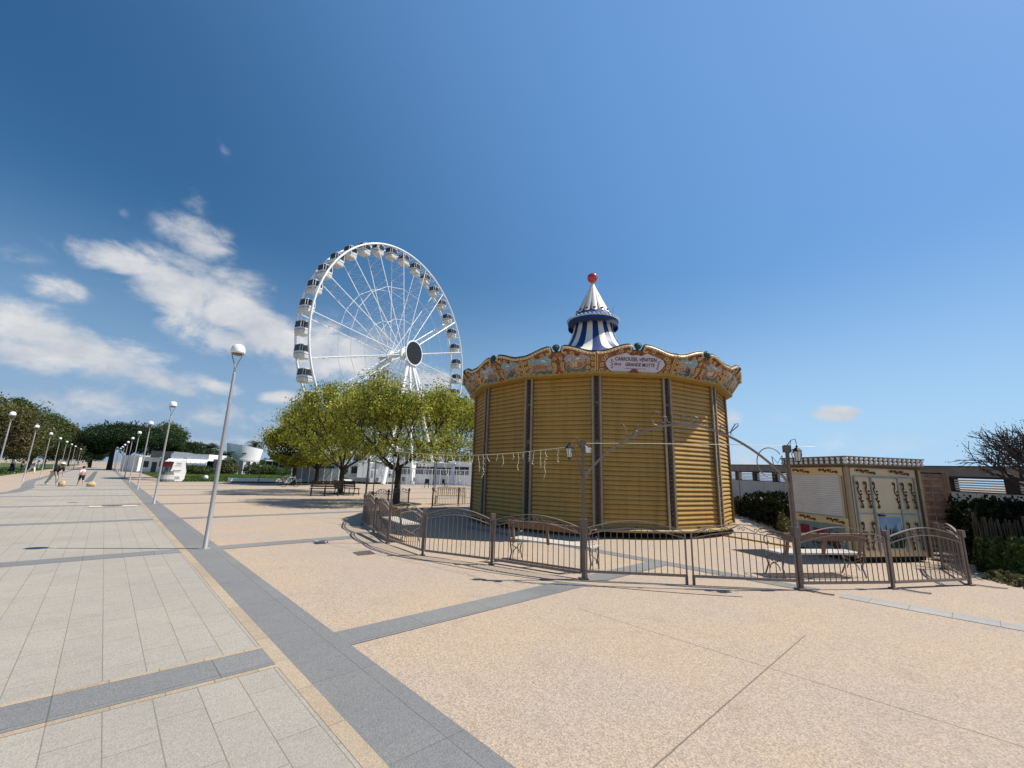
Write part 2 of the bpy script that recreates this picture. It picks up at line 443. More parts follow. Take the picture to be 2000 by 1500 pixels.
brick_rot = rad(90)
m_strip = ground_mat('ochre edging stone', (.38, .30, .21), (.34, .27, .19), .16, brick=(.62, .3, .005, .14, 0.0), spk_scale=110)
m_kerb = ground_mat('light kerb stone', (.34, .32, .29), (.30, .285, .26), .10, brick=(.42, .5, .006, .05, 0.0), spk_scale=100)
m_grass_g = mat('lawn soil', (.075, .105, .03), .95, (3.0, .4), c2=(.05, .075, .02))
m_asph = mat('asphalt', (.09, .09, .09), .9, (20, .3))

S = 3000
sheet('ground', [(-S, -S), (S, -S), (S, S), (-S, S)], -.010, m_sand)
sheet('plaza', [(-60, -12), (60, -12), (60, 62), (25, 57.7), (9.5, 51.7), (4.4, 50.3), (4.4, 260), (-6.9, 260), (-6.9, 62), (-14, 50), (-60, 40)], -.003, m_plaza)
left_edge = [(-9, 20), (-6, 25), (-4.4, 29), (-3.35, 33.5), (-3.3, 38), (-3.75, 43.5), (-4.15, 50), (-4.2, 240)]
sheet('promenade', [(1.34, -8), (1.34, 240)] + left_edge[::-1] + [(-14, 12), (-14, -8)], 0.0, m_slab)
bi = [(v + .55, u) for v, u in left_edge]
sheet('edge_band_far', left_edge + bi[::-1], .003, m_blue)
sheet('ochre_edging', [(1.34, -8), (1.455, -8), (1.455, 240), (1.34, 240)], .002, m_strip)
for sg_ in (-1, 1): sheet('ochre_edging', [(-.6, 4.5 + sg_ * .215), (1.34, 4.5 + sg_ * .215), (1.34, 4.5 + sg_ * .275), (-.6, 4.5 + sg_ * .275)][::sg_], .002, m_strip)
sheet('granite_band', [(1.455, -8), (2.0, -8), (2.0, 240), (1.455, 240)], .002, m_blue)
def cross_bands():
    mb = MB()
    for k in range(-1, 30):
        u = 4.50 + 6.22 * k
        if k > 12 and k % 2: continue
        hw = .21 if k < 1 else .24
        r = 60 if 1 < k < 8 else (8.2 if k > 7 else 11)
        if k == 1: r = 5.2
        if k == 0: r = 8.25
        if k == -1: r = 8.25
        l = -3.2 if k > 4 else -14
        for a, b in ((l, 1.34), (2.0, r)):
            mb.add([(a, u - hw, 0), (b, u - hw, 0), (b, u + hw, 0), (a, u + hw, 0)], [(0, 1, 2, 3)])
    # band inside the fenced circle, parallel to the promenade
    mb.add([(8.25, 1.9, 0), (8.6, 1.9, 0), (8.6, 11, 0), (8.25, 11, 0)], [(0, 1, 2, 3)])
    o = mb.build('cross_bands', m_blue_x); o.location = (0, 0, .0025); o.rotation_euler = (0, 0, PA); tag(o, kind='structure')
cross_bands()
sheet('kerb_strip', [(8.25, -9), (8.62, -9), (8.62, 1.6), (8.25, 1.6)], .002, m_kerb)
sheet('light_slab_row', [(-.15, 22.05), (1.2, 22.05), (1.2, 22.75), (-.15, 22.75)], .012, mat('light slab', (.55, .47, .34), .9, (4, .15)))
sheet('dark_grate_strip', [UV(*G(164, 941)[:2]), UV(*G(180, 941)[:2]), UV(*G(191, 921)[:2]), UV(*G(184, 921)[:2])], .012, mat('dark strip', (.13, .14, .13), .9, (4, .2)))
# ring of stone round the fence
FC, FR = (4.09, 15.86), 8.82
def ring(name, r0, r1, a0, a1, z, m, n=80):
    mb = MB(); vs = []
    for i in range(n + 1):
        a = a0 + (a1 - a0) * i / n
        for r in (r0, r1): vs.append((FC[0] + r * math.cos(a), FC[1] + r * math.sin(a), 0))
    mb.add(vs, [(2 * i, 2 * i + 1, 2 * i + 3, 2 * i + 2) for i in range(n)])
    o = mb.build(name, m); o.location = (0, 0, z); tag(o, kind='structure')
ring('ring_kerb', FR + .03, FR + .42, rad(190), rad(266), .005, mat('ring stone', (.375, .295, .215), .9, (6, .15)))

# lawns
sheet('lawn_base', [(4.5, 50.5), (9.5, 51.9), (25, 57.9), (60, 71), (60, 150), (4.5, 150)], .004, m_grass_g)
sheet('lawn_base_far', [(-7.0, 60), (-7.0, 250), (-90, 250), (-90, 42), (-30, 48), (-14, 52)], .004, m_grass_g)
rng = np.random.default_rng(5)
def grass(name, polyuv, n, size, label):
    P = []
    xs = [p[0] for p in polyuv]; ys = [p[1] for p in polyuv]
    while len(P) < n:
        v = rng.uniform(min(xs), max(xs), 4000); u = rng.uniform(min(ys), max(ys), 4000)
        ins = np.zeros(len(v), bool); j = len(polyuv) - 1
        for i in range(len(polyuv)):
            xi, yi = polyuv[i]; xj, yj = polyuv[j]
            c = ((yi > u) != (yj > u)) & (v < (xj - xi) * (u - yi) / (yj - yi + 1e-9) + xi); ins ^= c; j = i
        for a, b in zip(v[ins], u[ins]): P.append(W(a, b, .03))
    P = np.array(P[:n]); Nn = rng.normal(size=(n, 3)) * [1, 1, .25]; Nn /= np.linalg.norm(Nn, axis=1)[:, None]
    o = quads(name, P, Nn, rng.uniform(size * .6, size * 1.3, n), leafmat('grass blades', (.13, .19, .045), (.09, .13, .03), .8, .3), rng=rng)
    tag(o, label, 'grass', kind='stuff')
grass('grass', [(4.6, 50.6), (9.5, 52.0), (25, 58.0), (40, 64), (40, 95), (4.6, 95)], 26000, .16, 'green lawn behind the long white kerb wall')
grass('grass', [(-7.1, 61), (-7.1, 120), (-40, 120), (-40, 50), (-14, 53)], 22000, .18, 'green lawn below the dark trees left of the promenade')

# ------------------------------------------------------------------ carousel
CX, CY, CR, NP_ = 3.32, 16.92, 4.76, 14
T0 = rad(15.6)
car = empty('carousel', (CX, CY, 0), 0, 'large round closed carousel with gold shutters, painted cornice and striped blue and white spire', 'carousel')
def cp(r, t, z): return Vector((r * math.sin(t), -r * math.cos(t), z))
m_gold = mat('gold shutter paint', (.45, .262, .055), .42, (1.3, .12), spec=.45)
m_shut2 = mat('gold shutter paint worn', (.475, .28, .066), .42, (1.3, .12), spec=.45)
m_pil = mat('pillar bronze grey', (.17, .13, .08), .55, (7, .35))
m_pile = mat('pillar edge strip', (.36, .27, .17), .5, (5, .2))
m_pild = mat('pillar inset dark', (.035, .030, .032), .6, (9, .3))
m_orn = mat('old gold ornament', (.66, .44, .20), .45, (14, .3))
m_cream = mat('cornice cream gold', (.38, .19, .08), .5, (7, .3), c2=(.11, .035, .02))
m_red = mat('red brown relief', (.34, .075, .045), .55, (14, .3))
m_dgreen = mat('dark green finial', (.025, .075, .07), .5, (20, .5))
m_dark = mat('gap shade black', (.012, .012, .013), .8)  # near-black colour stands in for shade in gaps under things
m_platf = mat('platform edge', (.34, .25, .10), .6, (3, .25))
m_bulb = mat('bulb glass', (.80, .76, .66), .2, spec=.6)
m_trim = mat('dark green trim', (.03, .05, .045), .6)
# platform over a near-black drum standing in for the shaded gap
mb = MB(); mb.lathe([(4.3, .0), (4.3, .16)], 56); mb.build('underframe_shade', m_dark, car)
mb = MB(); mb.lathe([(0, .17), (4.80, .17), (4.82, .18), (4.82, .225), (4.79, .25), (0, .25)], 84); mb.build('platform', m_platf, car, smooth=False)
ZB, ZT = .25, 4.60
VT = [T0 + 2 * PI * i / NP_ for i in range(NP_)]
def panel_frame(t0, r):
    a, b = cp(r, t0, 0), cp(r, t0 + 2 * PI / NP_, 0)
    ex = (b - a).normalized(); nrm = Vector((ex.y, -ex.x, 0))
    if nrm.dot((a + b) / 2) < 0: nrm = -nrm
    return a, b, ex, nrm
for i in range(NP_):
    a, b, ex, nrm = panel_frame(VT[i], CR)
    L = (b - a).length; x0, x1 = .15, L - .15
    # roller shutter of curved slats
    mb = MB(); pitch = .1305; ns = int((ZT - ZB) / pitch) + 1
    prof = []
    for k in range(ns):
        z = ZB + k * pitch
        for (dz, dy) in ((.000, -.045), (.005, -.002), (.014, .012), (.032, .013), (.070, .000), (.105, -.018), (.122, -.034), (.1295, -.046)):
            prof.append((z + dz, dy))
    vs = []
    for (z, dy) in prof:
        if z > ZT + .02: break
        for x in (x0, x1): vs.append(a + ex * x + nrm * (dy - .035) + Vector((0, 0, z)))
    n_ = len(vs) // 2
    mb.add(vs, [(2 * k, 2 * k + 1, 2 * k + 3, 2 * k + 2) for k in range(n_ - 1)])
    mb.build('shutter', m_gold if i % 3 else m_shut2, car)
    # bottom bar
    mb = MB(); mb.plate([(x0, ZB), (x1, ZB), (x1, ZB + .07), (x0, ZB + .07)], a - nrm * .06, ex, (0, 0, 1), nrm, .05)
    sr_ = mb.build('shutter_rail', mat('shutter rail', (.30, .19, .07), .5, (8, .3)), car)
    mb = MB(); mb.plate([(L / 2 - .05, ZB + .015), (L / 2 + .05, ZB + .015), (L / 2 + .05, ZB + .06), (L / 2 - .05, ZB + .06)], a - nrm * .01, ex, (0, 0, 1), nrm, .02); mb.build('lock', m_trim, sr_)
# pillars at the corners
for i in range(NP_):
    t = VT[i]; o = cp(CR, t, 0); ex = Vector((math.cos(t), math.sin(t), 0)); nrm = Vector((math.sin(t), -math.cos(t), 0))
    pb = MB()
    pb.plate([(-.155, ZB), (.155, ZB), (.155, ZT), (-.155, ZT)], o - nrm * .14, ex, (0, 0, 1), nrm, .12)
    pil = pb.build('pillar', m_pil, car)
    eb = MB()
    for s in (-1, 1): eb.plate([(s * .115 - .03, ZB), (s * .115 + .03, ZB), (s * .115 + .03, ZT), (s * .115 - .03, ZT)], o - nrm * .02, ex, (0, 0, 1), nrm, .035)
    eb.build('pillar_moulding', m_pile, pil)
    db = MB(); 
    for (z0, z1) in ((ZB + .1, 2.55), (2.68, 3.72), (3.80, ZT - .05)):
        db.plate([(-.042, z0), (.042, z0), (.042, z1), (-.042, z1)], o - nrm * .021, ex, (0, 0, 1), nrm, .012)
    db.build('pillar_inset', m_pild, pil)
    ob = MB(); rr = random.Random(40 + i % 2)
    z = ZB + .25
    while z < ZT - .3:
        if not (2.5 < z < 2.72 or 3.66 < z < 3.84):
            k = rr.random()
            if k < .65:
                pts = [o + ex * (.035 * math.sin(q * 1.6 + k * 9)) + nrm * -.005 + Vector((0, 0, z + q * .018)) for q in range(6)]
                ob.tube(pts, .011, 4)
            else: ob.sphere(o + nrm * -.006 + Vector((0, 0, z + .05)), .026, 6, 4)
        z += .13
    ob.build('pillar_ornament', mat('dull brown ornament', (.15, .095, .065), .6, (14, .4)), pil)
# yellow soffit
mb = MB(); n14 = []
for i in range(NP_):
    pts = [cp(CR - .02, VT[i], ZT - .045), cp(5.0, VT[i], ZT - .02), cp(5.0, VT[(i + 1) % NP_], ZT - .02), cp(CR - .02, VT[(i + 1) % NP_], ZT - .045)]
    mb.add(pts, [(0, 1, 2, 3)])
    pts = [cp(5.0, VT[i], ZT - .02), cp(5.0, VT[i], ZT + .05), cp(5.0, VT[(i + 1) % NP_], ZT + .05), cp(5.0, VT[(i + 1) % NP_], ZT - .02)]
    mb.add(pts, [(0, 1, 2, 3)])
mb.build('soffit', mat('soffit ochre', (.42, .27, .06), .6, (6, .2)), car)

# rounding boards: leaning outward, wavy top edge
RB0, RB1, ZC0 = 4.92, 5.33, 4.585
def ztop(s):
    h = abs(s - .5) * 2            # 1 at the seams, 0 in the middle
    if h < .10: return 5.205
    k = max(0.0, min(1.0, (h - .16) / .84))
    z = 5.155 + .215 * (.5 + .5 * math.cos(PI * min(1, k * 1.06)))
    if h < .16: z = 5.205 + (5.37 - 5.205) * ((h - .10) / .06)
    return z
def rbp(i, s, z, out=0.0):
    t0, t1 = VT[i], VT[(i + 1) % NP_]
    if t1 < t0: t1 += 2 * PI
    f = (z - ZC0) / (5.2 - ZC0)
    r = RB0 + (RB1 - RB0) * (f if f < 1 else 1 + (f - 1) * .5)
    a, b = cp(r, t0, z), cp(r, t1, z)
    p = a + (b - a) * s
    nn = Vector((p.x, p.y, -.45 * math.hypot(p.x, p.y))).normalized()
    ch = (b - a).normalized(); nh = Vector((ch.y, -ch.x, 0))
    if nh.dot(p) < 0: nh = -nh
    nn = (nh + Vector((0, 0, -.75))).normalized()
    return p + nn * out

def paint_mat(name, sky_, sea, land, seed, style=0):
    m = bpy.data.materials.new(name); m.use_nodes = True; t = m.node_tree; b = t.nodes['Principled BSDF']
    b.inputs['Roughness'].default_value = .5
    co = N(t, 'ShaderNodeTexCoord').outputs['Object']; sp = N(t, 'ShaderNodeSeparateXYZ'); t.links.new(co, sp.inputs[0])
    mpn = N(t, 'ShaderNodeMapping'); t.links.new(co, mpn.inputs[0]); mpn.inputs['Location'].default_value = (seed * 3.1, seed * 1.7, 0)
    mpn.inputs['Scale'].default_value = (1, 1, 2.2)
    x = N(t, 'ShaderNodeTexNoise'); t.links.new(mpn.outputs[0], x.inputs['Vector']); x.inputs['Scale'].default_value = 4.5; x.inputs['Detail'].default_value = 6; x.inputs['Roughness'].default_value = .7
    y = N(t, 'ShaderNodeTexNoise'); t.links.new(mpn.outputs[0], y.inputs['Vector']); y.inputs['Scale'].default_value = 16; y.inputs['Detail'].default_value = 3
    zz = MA(t, 'ADD', sp.outputs[2], MA(t, 'MULTIPLY', MA(t, 'SUBTRACT', x.outputs['Fac'], .5), .55))
    def step(a, w=.05):
        r = N(t, 'ShaderNodeMapRange'); t.links.new(zz, r.inputs[0]); r.inputs[1].default_value = a - w; r.inputs[2].default_value = a + w; return r.outputs[0]
    c = MIX(t, step(4.74), sea, land)
    c = MIX(t, step(4.87), c, tuple(v * .8 + .12 for v in land))
    c = MIX(t, step(4.93, .04), c, sky_)
    f = MA(t, 'MULTIPLY', MA(t, 'SUBTRACT', y.outputs['Fac'], .45), 5, clamp=True)
    c = MIX(t, MA(t, 'MULTIPLY', f, .62), c, (.035, .04, .05)); c = MIX(t, .22, c, (.05, .05, .05))
    t.links.new(c, b.inputs['Base Color'])
    return m
paints = [paint_mat('painted harbour', (.30, .52, .58), (.08, .22, .24), (.50, .33, .20), 1), paint_mat('painted gondolas', (.52, .50, .52), (.13, .20, .20), (.34, .17, .12), 2),
          paint_mat('painted lagoon', (.48, .54, .58), (.06, .15, .13), (.25, .28, .26), 3), paint_mat('painted hills', (.16, .38, .48), (.07, .20, .13), (.35, .36, .28), 4)]
m_lav = mat('sign lavender', (.56, .53, .66), .5, (5, .12))
m_ink = mat('sign lettering', (.055, .045, .06), .5)
def curl(c0, ex, ez, r, turns, sgn, tail=None, n=14):
    pts = []
    for k in range(n + 1):
        q = k / n; a = q * turns * 2 * PI; rr_ = r * (.18 + .82 * q)
        pts.append(Vector(c0) + Vector(ex) * (sgn * rr_ * math.cos(a)) + Vector(ez) * (rr_ * math.sin(a)))
    return pts
SIGN = 13        # set below: the panel whose middle looks towards the entrance
def side_az(i):
    p = rbp(i, .5, 4.9); return math.atan2(p.x + CX, p.y + CY)
target_az = math.atan2(ray(1245, 705)[0], ray(1245, 705)[1])
SIGN = min([i for i in range(NP_) if rbp(i, .5, 4.9).y < 0], key=lambda i: abs(side_az(i) - target_az))
for i in range(NP_):
    NS = 48; mb = MB()
    vs = []
    for k in range(NS + 1):
        s = k / NS; zt = ztop(s)
        for j in range(5):
            vs.append(rbp(i, s, ZC0 + (zt - ZC0) * j / 4))
        vs.append(rbp(i, s, zt, -.05)); vs.append(rbp(i, s, ZC0, -.05))
    fs = []
    for k in range(NS):
        a = k * 7; b = a + 7
        for j in range(6): fs.append((a + j, b + j, b + j + 1, a + j + 1))
        fs.append((a + 6, b + 6, b, a))
    mb.add(vs, fs)
    bd = mb.build('cornice_board', m_cream, car)
    # moulded top rope with scroll ends and bulbs
    for (s0, s1) in ((0.0, .425), (.575, 1.0)):
        tb = MB(); pts = [rbp(i, s0 + (s1 - s0) * k / 26, ztop(s0 + (s1 - s0) * k / 26) - .035, .03) for k in range(27)]
        inner = s1 if s0 == 0 else s0; sg = -1 if s0 == 0 else 1
        cc = rbp(i, inner + sg * .03, 5.23, .035); ex = (rbp(i, .9, 5) - rbp(i, .1, 5)).normalized(); up = (rbp(i, .5, 5.2) - rbp(i, .5, 4.8)).normalized()
        sc_ = [cc + ex * (-sg) * .085 * math.cos(a) * (1 - q * .07) + up * .085 * math.sin(a) * (1 - q * .07) for q, a in enumerate([PI * .45 - k * .45 for k in range(11)])]
        tb.tube(pts, .042, 6); tb.tube(sc_, .034, 6)
        tb.build('cornice_rope', m_orn, bd)
    tb = MB(); pts = [rbp(i, k / 40, ztop(k / 40) + .008, -.01) for k in range(41)]
    tb.tube(pts, .022, 5); tb.build('cornice_capping', m_trim, bd)
    bb = MB()
    for k in range(24):
        s = (k + .5) / 24
        if abs(s - .5) > .07: bb.sphere(rbp(i, s, ztop(s) - .03, .068), .021, 6, 4)
    bb.build('light_bulbs', m_bulb, bd)
    # seam moulding
    sb = MB()
    for s, w in ((.012, .02), (.988, .02)):
        sb.tube([rbp(i, s, ZC0, .012), rbp(i, s, ztop(s), .012)], .02, 4)
    sb.build('seam_moulding', m_orn, bd)
    # finial: green shell
    fb = MB(); c0 = rbp(i, .5, 5.33, .03); ex = (rbp(i, .9, 5) - rbp(i, .1, 5)).normalized()
    fb.sphere(c0, .10, 10, 6, (1.0, .9, .95))
    for q in range(5):
        a = PI * (.12 + .76 * q / 4); fb.sphere(c0 + ex * .085 * math.cos(a) + Vector((0, 0, .085 * math.sin(a))), .042, 6, 4)
    fb.build('shell_finial', m_dgreen, bd)
    # base fringe of gold leaves
    lb = MB(); rr = random.Random(i * 3 + 1)
    for k in range(26):
        s = (k + .5) / 26; p = rbp(i, s, ZC0 + .035, .012)
        lb.sphere(p, .028, 6, 4, (1.2, 1, .7))
    # relief scrolls
    def sc2(s, z, r, turns, sg, ph=0.0):
        ex = (rbp(i, .9, 5) - rbp(i, .1, 5)).normalized(); up = (rbp(i, .5, 5.2) - rbp(i, .5, 4.8)).normalized()
        c = rbp(i, s, z, .014); pts = []
        for k in range(13):
            q = k / 12; a = ph + q * turns * 2 * PI; rr_ = r * (1 - .75 * q)
            pts.append(c + ex * (sg * rr_ * math.cos(a)) + up * (rr_ * math.sin(a)))
        lb.tube(pts, .019, 5)
    if i == SIGN:
        spots = [(.06, 4.68), (.07, 4.82), (.085, 4.96), (.94, 4.68), (.93, 4.82), (.915, 4.96), (.14, 4.64), (.86, 4.64), (.12, 5.03), (.88, 5.03), (.30, 5.19), (.70, 5.19), (.40, 4.63), (.60, 4.63)]
    else:
        spots = [(.10, 4.76), (.90, 4.76), (.10, 4.90), (.90, 4.90), (.475, 4.66), (.525, 4.66), (.45, 4.83), (.55, 4.83), (.17, 5.10), (.83, 5.10), (.42, 4.66), (.58, 4.66), (.045, 4.68), (.045, 4.84), (.05, 4.98), (.955, 4.68), (.955, 4.84), (.95, 4.98), (.45, 4.75), (.55, 4.75), (.44, 4.90), (.56, 4.90), (.46, 5.04), (.54, 5.04), (.39, 5.16), (.61, 5.16),
                 (.12, 4.64), (.22, 4.63), (.32, 4.63), (.68, 4.63), (.78, 4.63), (.88, 4.64), (.30, 5.15), (.70, 5.15)]
    for (s, z) in spots:
        sc2(s, z, .062 if i != SIGN else .07, 1.2, 1 if s < .5 else -1, rr.uniform(-1, 1)); 
    lb.build('scroll_relief', m_orn, bd)
    rb = MB()
    c = rbp(i, .5, 4.70, .012)
    for q in range(5):
        a = PI * q / 4; rb.sphere(c + ex * .075 * math.cos(a) + Vector((0, 0, .06 * math.sin(a) - .03)), .045, 6, 4)
    for s in ((.5, 5.0), (.24, 5.09), (.76, 5.09)) if i != SIGN else ((.5, 5.13), (.44, 5.11), (.56, 5.11)): rb.sphere(rbp(i, s[0], s[1], .004), .05 if i != SIGN else .035, 7, 4, (1.4, 1, .6))
    rb.build('red_leaf', m_red, bd)
    def cart(pts_, out, m, name):
        q = MB(); q.add([rbp(i, s, z, out) for s, z in pts_], [tuple(range(len(pts_)))]); return q.build(name, m, bd)
    if i == SIGN:
        o_ = [(.13, 4.80), (.17, 4.70), (.22, 4.65), (.35, 4.66), (.5, 4.69), (.65, 4.66), (.78, 4.65), (.83, 4.70), (.87, 4.80), (.885, 4.88), (.85, 4.99), (.78, 5.05), (.70, 5.10), (.63, 5.15), (.56, 5.08), (.5, 5.10), (.44, 5.08), (.37, 5.15), (.30, 5.10), (.22, 5.05), (.15, 4.99), (.115, 4.88)]
        cart(o_, .008, m_lav, 'sign_board')
        ex = (rbp(i, .9, 5) - rbp(i, .1, 5)).normalized(); up = (rbp(i, .5, 5.2) - rbp(i, .5, 4.8)).normalized(); nn = ex.cross(up)
        if nn.dot(rbp(i, .5, 5) * 1.0) < 0: nn = -nn
        for txt, z, sz, off in (('CARROUSEL VÉNITIEN', 4.985, .156, .0022), ('GRANDE MOTTE', 4.852, .146, .0022), ('DE LA', 4.852, .10, .002)):
            sh = {'GRANDE MOTTE': .565, 'DE LA': .275}.get(txt, .5)
            c = rbp(i, sh, z, .014); Mx = Matrix.Identity(4)
            for a in range(3): Mx[a][0], Mx[a][1], Mx[a][2], Mx[a][3] = ex[a] * .78, up[a], nn[a], c[a]
            text_mesh('sign_lettering', txt, sz, m_ink, bd, Mx, .002, off, 1.0)
        q = MB()
        for k in range(15):
            q.box(rbp(i, .36 + .02 * k, 4.755, .014), (.022 if k % 4 else .01, .01, .018))
        for k in range(9): q.sphere(rbp(i, .20 + .012 * math.sin(k * 2.3), 4.75 + k * .027, .01), .018, 5, 3); q.sphere(rbp(i, .80 + .012 * math.cos(k * 2.3), 4.75 + k * .027, .01), .018, 5, 3)
        q.build('sign_flourish', m_ink, bd)
    else:
        L_ = [(.075, 4.69), (.11, 4.645), (.26, 4.655), (.37, 4.665), (.425, 4.76), (.395, 4.90), (.42, 5.03), (.36, 5.14), (.25, 5.10), (.10, 5.06), (.075, 4.96), (.105, 4.84)]
        cart(L_, .006, paints[(i * 2) % 4], 'painted_scene')
        cart([(1 - s, z) for s, z in L_][::-1], .006, paints[(i * 2 + 1 + (i % 2)) % 4], 'painted_scene')
        rp = random.Random(i * 7 + 5)
        for s_a, s_b in ((.13, .36), (.64, .87)):
            kind_ = rp.choice(['town', 'town', 'boats', 'tower'])
            tn = MB(); bt = MB(); cl_ = MB()
            def pq(mb_, pts_, out=.010): mb_.add([rbp(i, a_, b_, out) for a_, b_ in pts_], [tuple(range(len(pts_)))])
            if kind_ != 'boats':
                n_b = rp.randint(4, 6)
                for q_ in range(n_b):
                    a0_ = s_a + .01 + (s_b - s_a - .03) * q_ / n_b; w_ = (s_b - s_a) / n_b * rp.uniform(.7, 1.0); h_b = rp.uniform(.06, .13)
                    tn.cur = rp.randint(0, 1)
                    pq(tn, [(a0_, 4.80), (a0_ + w_, 4.80), (a0_ + w_, 4.80 + h_b), (a0_ + w_ / 2, 4.83 + h_b), (a0_, 4.80 + h_b)])
                if kind_ == 'tower':
                    m_ = (s_a + s_b) / 2; tn.cur = 1; pq(tn, [(m_ - .012, 4.80), (m_ + .012, 4.80), (m_ + .010, 4.97), (m_, 5.03), (m_ - .010, 4.97)], .013)
                tn.build('painted_houses', [mat('painted cream', (.55, .44, .30), .6), mat('painted terracotta', (.36, .15, .08), .6)], bd)
            for q_ in range(2 if kind_ != 'boats' else 4):
                m_ = rp.uniform(s_a + .05, s_b - .05); z_ = rp.uniform(4.69, 4.78)
                pq(bt, [(m_ - .045, z_ + .03), (m_ - .03, z_), (m_ + .03, z_), (m_ + .05, z_ + .04), (m_ + .03, z_ + .015), (m_ - .03, z_ + .015)], .012)
                if kind_ == 'boats': pq(bt, [(m_ - .002, z_), (m_ + .003, z_), (m_ + .003, z_ + .16), (m_ + .025, z_ + .05)], .013)
            bt.build('painted_boats', m_ink, bd)
            for q_ in range(2):
                m_ = rp.uniform(s_a + .03, s_b - .07); z_ = rp.uniform(4.98, 5.03)
                pq(cl_, [(m_, z_), (m_ + .05, z_ - .006), (m_ + .06, z_ + .01), (m_ + .035, z_ + .025), (m_ + .01, z_ + .02)], .011)
            cl_.build('painted_clouds', mat('painted cloud', (.66, .66, .64), .6), bd)
        if i % 2 == 0:
            q = MB(); c = rbp(i, .75, 4.86, .012); ex = (rbp(i, .9, 5) - rbp(i, .1, 5)).normalized(); up = (rbp(i, .5, 5.2) - rbp(i, .5, 4.8)).normalized()
            q.tube([c + ex * .21 * math.cos(a) + up * .125 * math.sin(a) for a in [2 * PI * k / 22 for k in range(22)]], .016, 5, closed=True)
            q.build('oval_frame', m_orn, bd)
# roof and spire
m_white = mat('spire white', (.74, .71, .62), .5, (2.5, .16), c2=(.62, .58, .48), spec=.4)
m_sblue = mat('spire blue', (.010, .045, .17), .6, (2.5, .25), spec=.2)
m_stripb = mat('skirt stripe blue', (.014, .045, .17), .5, (2.5, .25), spec=.25)
mb = MB(); mb.lathe([(5.10, 5.05), (3.2, 5.79)], 56); mb.build('roof', mat('roof canvas', (.45, .44, .42), .8, (1, .2)), car)
sp_ = empty('spire', (0, 0, 0)); sp_.parent = car
mb = MB(); mb.lathe([(3.2, 5.80), (2.3, 6.13), (1.75, 6.35), (1.42, 6.52), (1.22, 6.70), (1.08, 6.90), (.97, 7.12), (.89, 7.34), (.82, 7.58), (.78, 7.86)], 48, a0=.05, cols=[0, 0, 1, 1])
mb.build('striped_skirt', [m_white, m_stripb], sp_, smooth=True)
mb = MB(); mb.lathe([(.80, 7.80), (1.03, 7.82), (1.045, 7.86), (1.045, 7.98), (.99, 8.04), (.80, 8.16), (.66, 8.36), (.54, 8.6)], 48); mb.build('blue_brim', m_sblue, sp_, smooth=False)
mb = MB()
for k in range(40):
    a = 2 * PI * k / 40; mb.sphere((1.05 * math.cos(a), 1.05 * math.sin(a), 7.985), .052, 6, 4)
mb.lathe([(1.03, 7.91), (1.075, 7.93), (1.075, 7.96), (1.03, 7.99)], 48); mb.build('bead_rim', mat('rim bead', (.50, .60, .68), .45, (9, .2)), sp_)
mb = MB()
for k in range(44):
    a0, a1, am = 2 * PI * k / 44, 2 * PI * (k + 1) / 44, 2 * PI * (k + .5) / 44
    vs = [(1.03 * math.cos(x), 1.03 * math.sin(x), z) for x, z in ((a0, 7.84), (a1, 7.84), (a1, 7.68), (am, 7.62), (a0, 7.68))]
    mb.add(vs, [(0, 1, 2, 3, 4)])
mb.build('valance', mat('valance dark blue', (.02, .035, .07), .7), sp_)
def cone_r(z):
    pz = [(8.15, .80), (8.36, .645), (8.6, .535), (8.9, .40), (9.2, .26), (9.5, .12), (9.72, .04)]
    for (z0, r0), (z1, r1) in zip(pz, pz[1:]):
        if z <= z1: return r0 + (r1 - r0) * (z - z0) / (z1 - z0)
    return .04
mb = MB(); npet = 14
for k in range(npet):
    ac_ = 2 * PI * (k + .3) / npet; hw = PI / npet
    zs = [8.24, 8.27, 8.33, 8.42, 8.55, 8.75, 8.95, 9.15, 9.35, 9.55, 9.72]; wd = [.25, .55, .74, .80, .86, .97, 1, 1, 1, 1, 1]
    vs = []
    for z, w in zip(zs, wd):
        for q in range(5):
            f = -1 + q / 2; a = ac_ + f * hw * w; r = cone_r(z) + .016 + .045 * cone_r(z) * (1 - f * f)
            vs.append((r * math.cos(a), r * math.sin(a), z))
    mb.add(vs, [(5 * j + q, 5 * j + q + 1, 5 * j + q + 6, 5 * j + q + 5) for j in range(len(zs) - 1) for q in range(4)])
mb.build('white_petals', m_white, sp_, smooth=True)
mb = MB()
for k in range(npet):
    a = 2 * PI * (k + .3) / npet; r = cone_r(8.36) + .055
    for s in (-1, 1): mb.sphere((r * math.cos(a + s * .035), r * math.sin(a + s * .035), 8.375), .036, 6, 4)
    mb.sphere((r * math.cos(a), r * math.sin(a), 8.345), .036, 6, 4)
mb.build('red_hearts', mat('heart red', (.22, .02, .02), .5), sp_)
mb = MB(); mb.lathe([(.05, 9.66), (.075, 9.72), (.05, 9.78)], 12); mb.build('spire_collar', m_orn, sp_)
mb = MB(); mb.sphere((0, 0, 9.97), .225, 28, 18); mb.build('red_ball', mat('ball red', (.42, .012, .012), .16, spec=.6, coat=.6), sp_, smooth=True)
mb = MB(); mb.tube([(.9, .2, 7.9), (.9, .2, 8.75)], .008, 4); mb.build('antenna', m_trim, sp_)

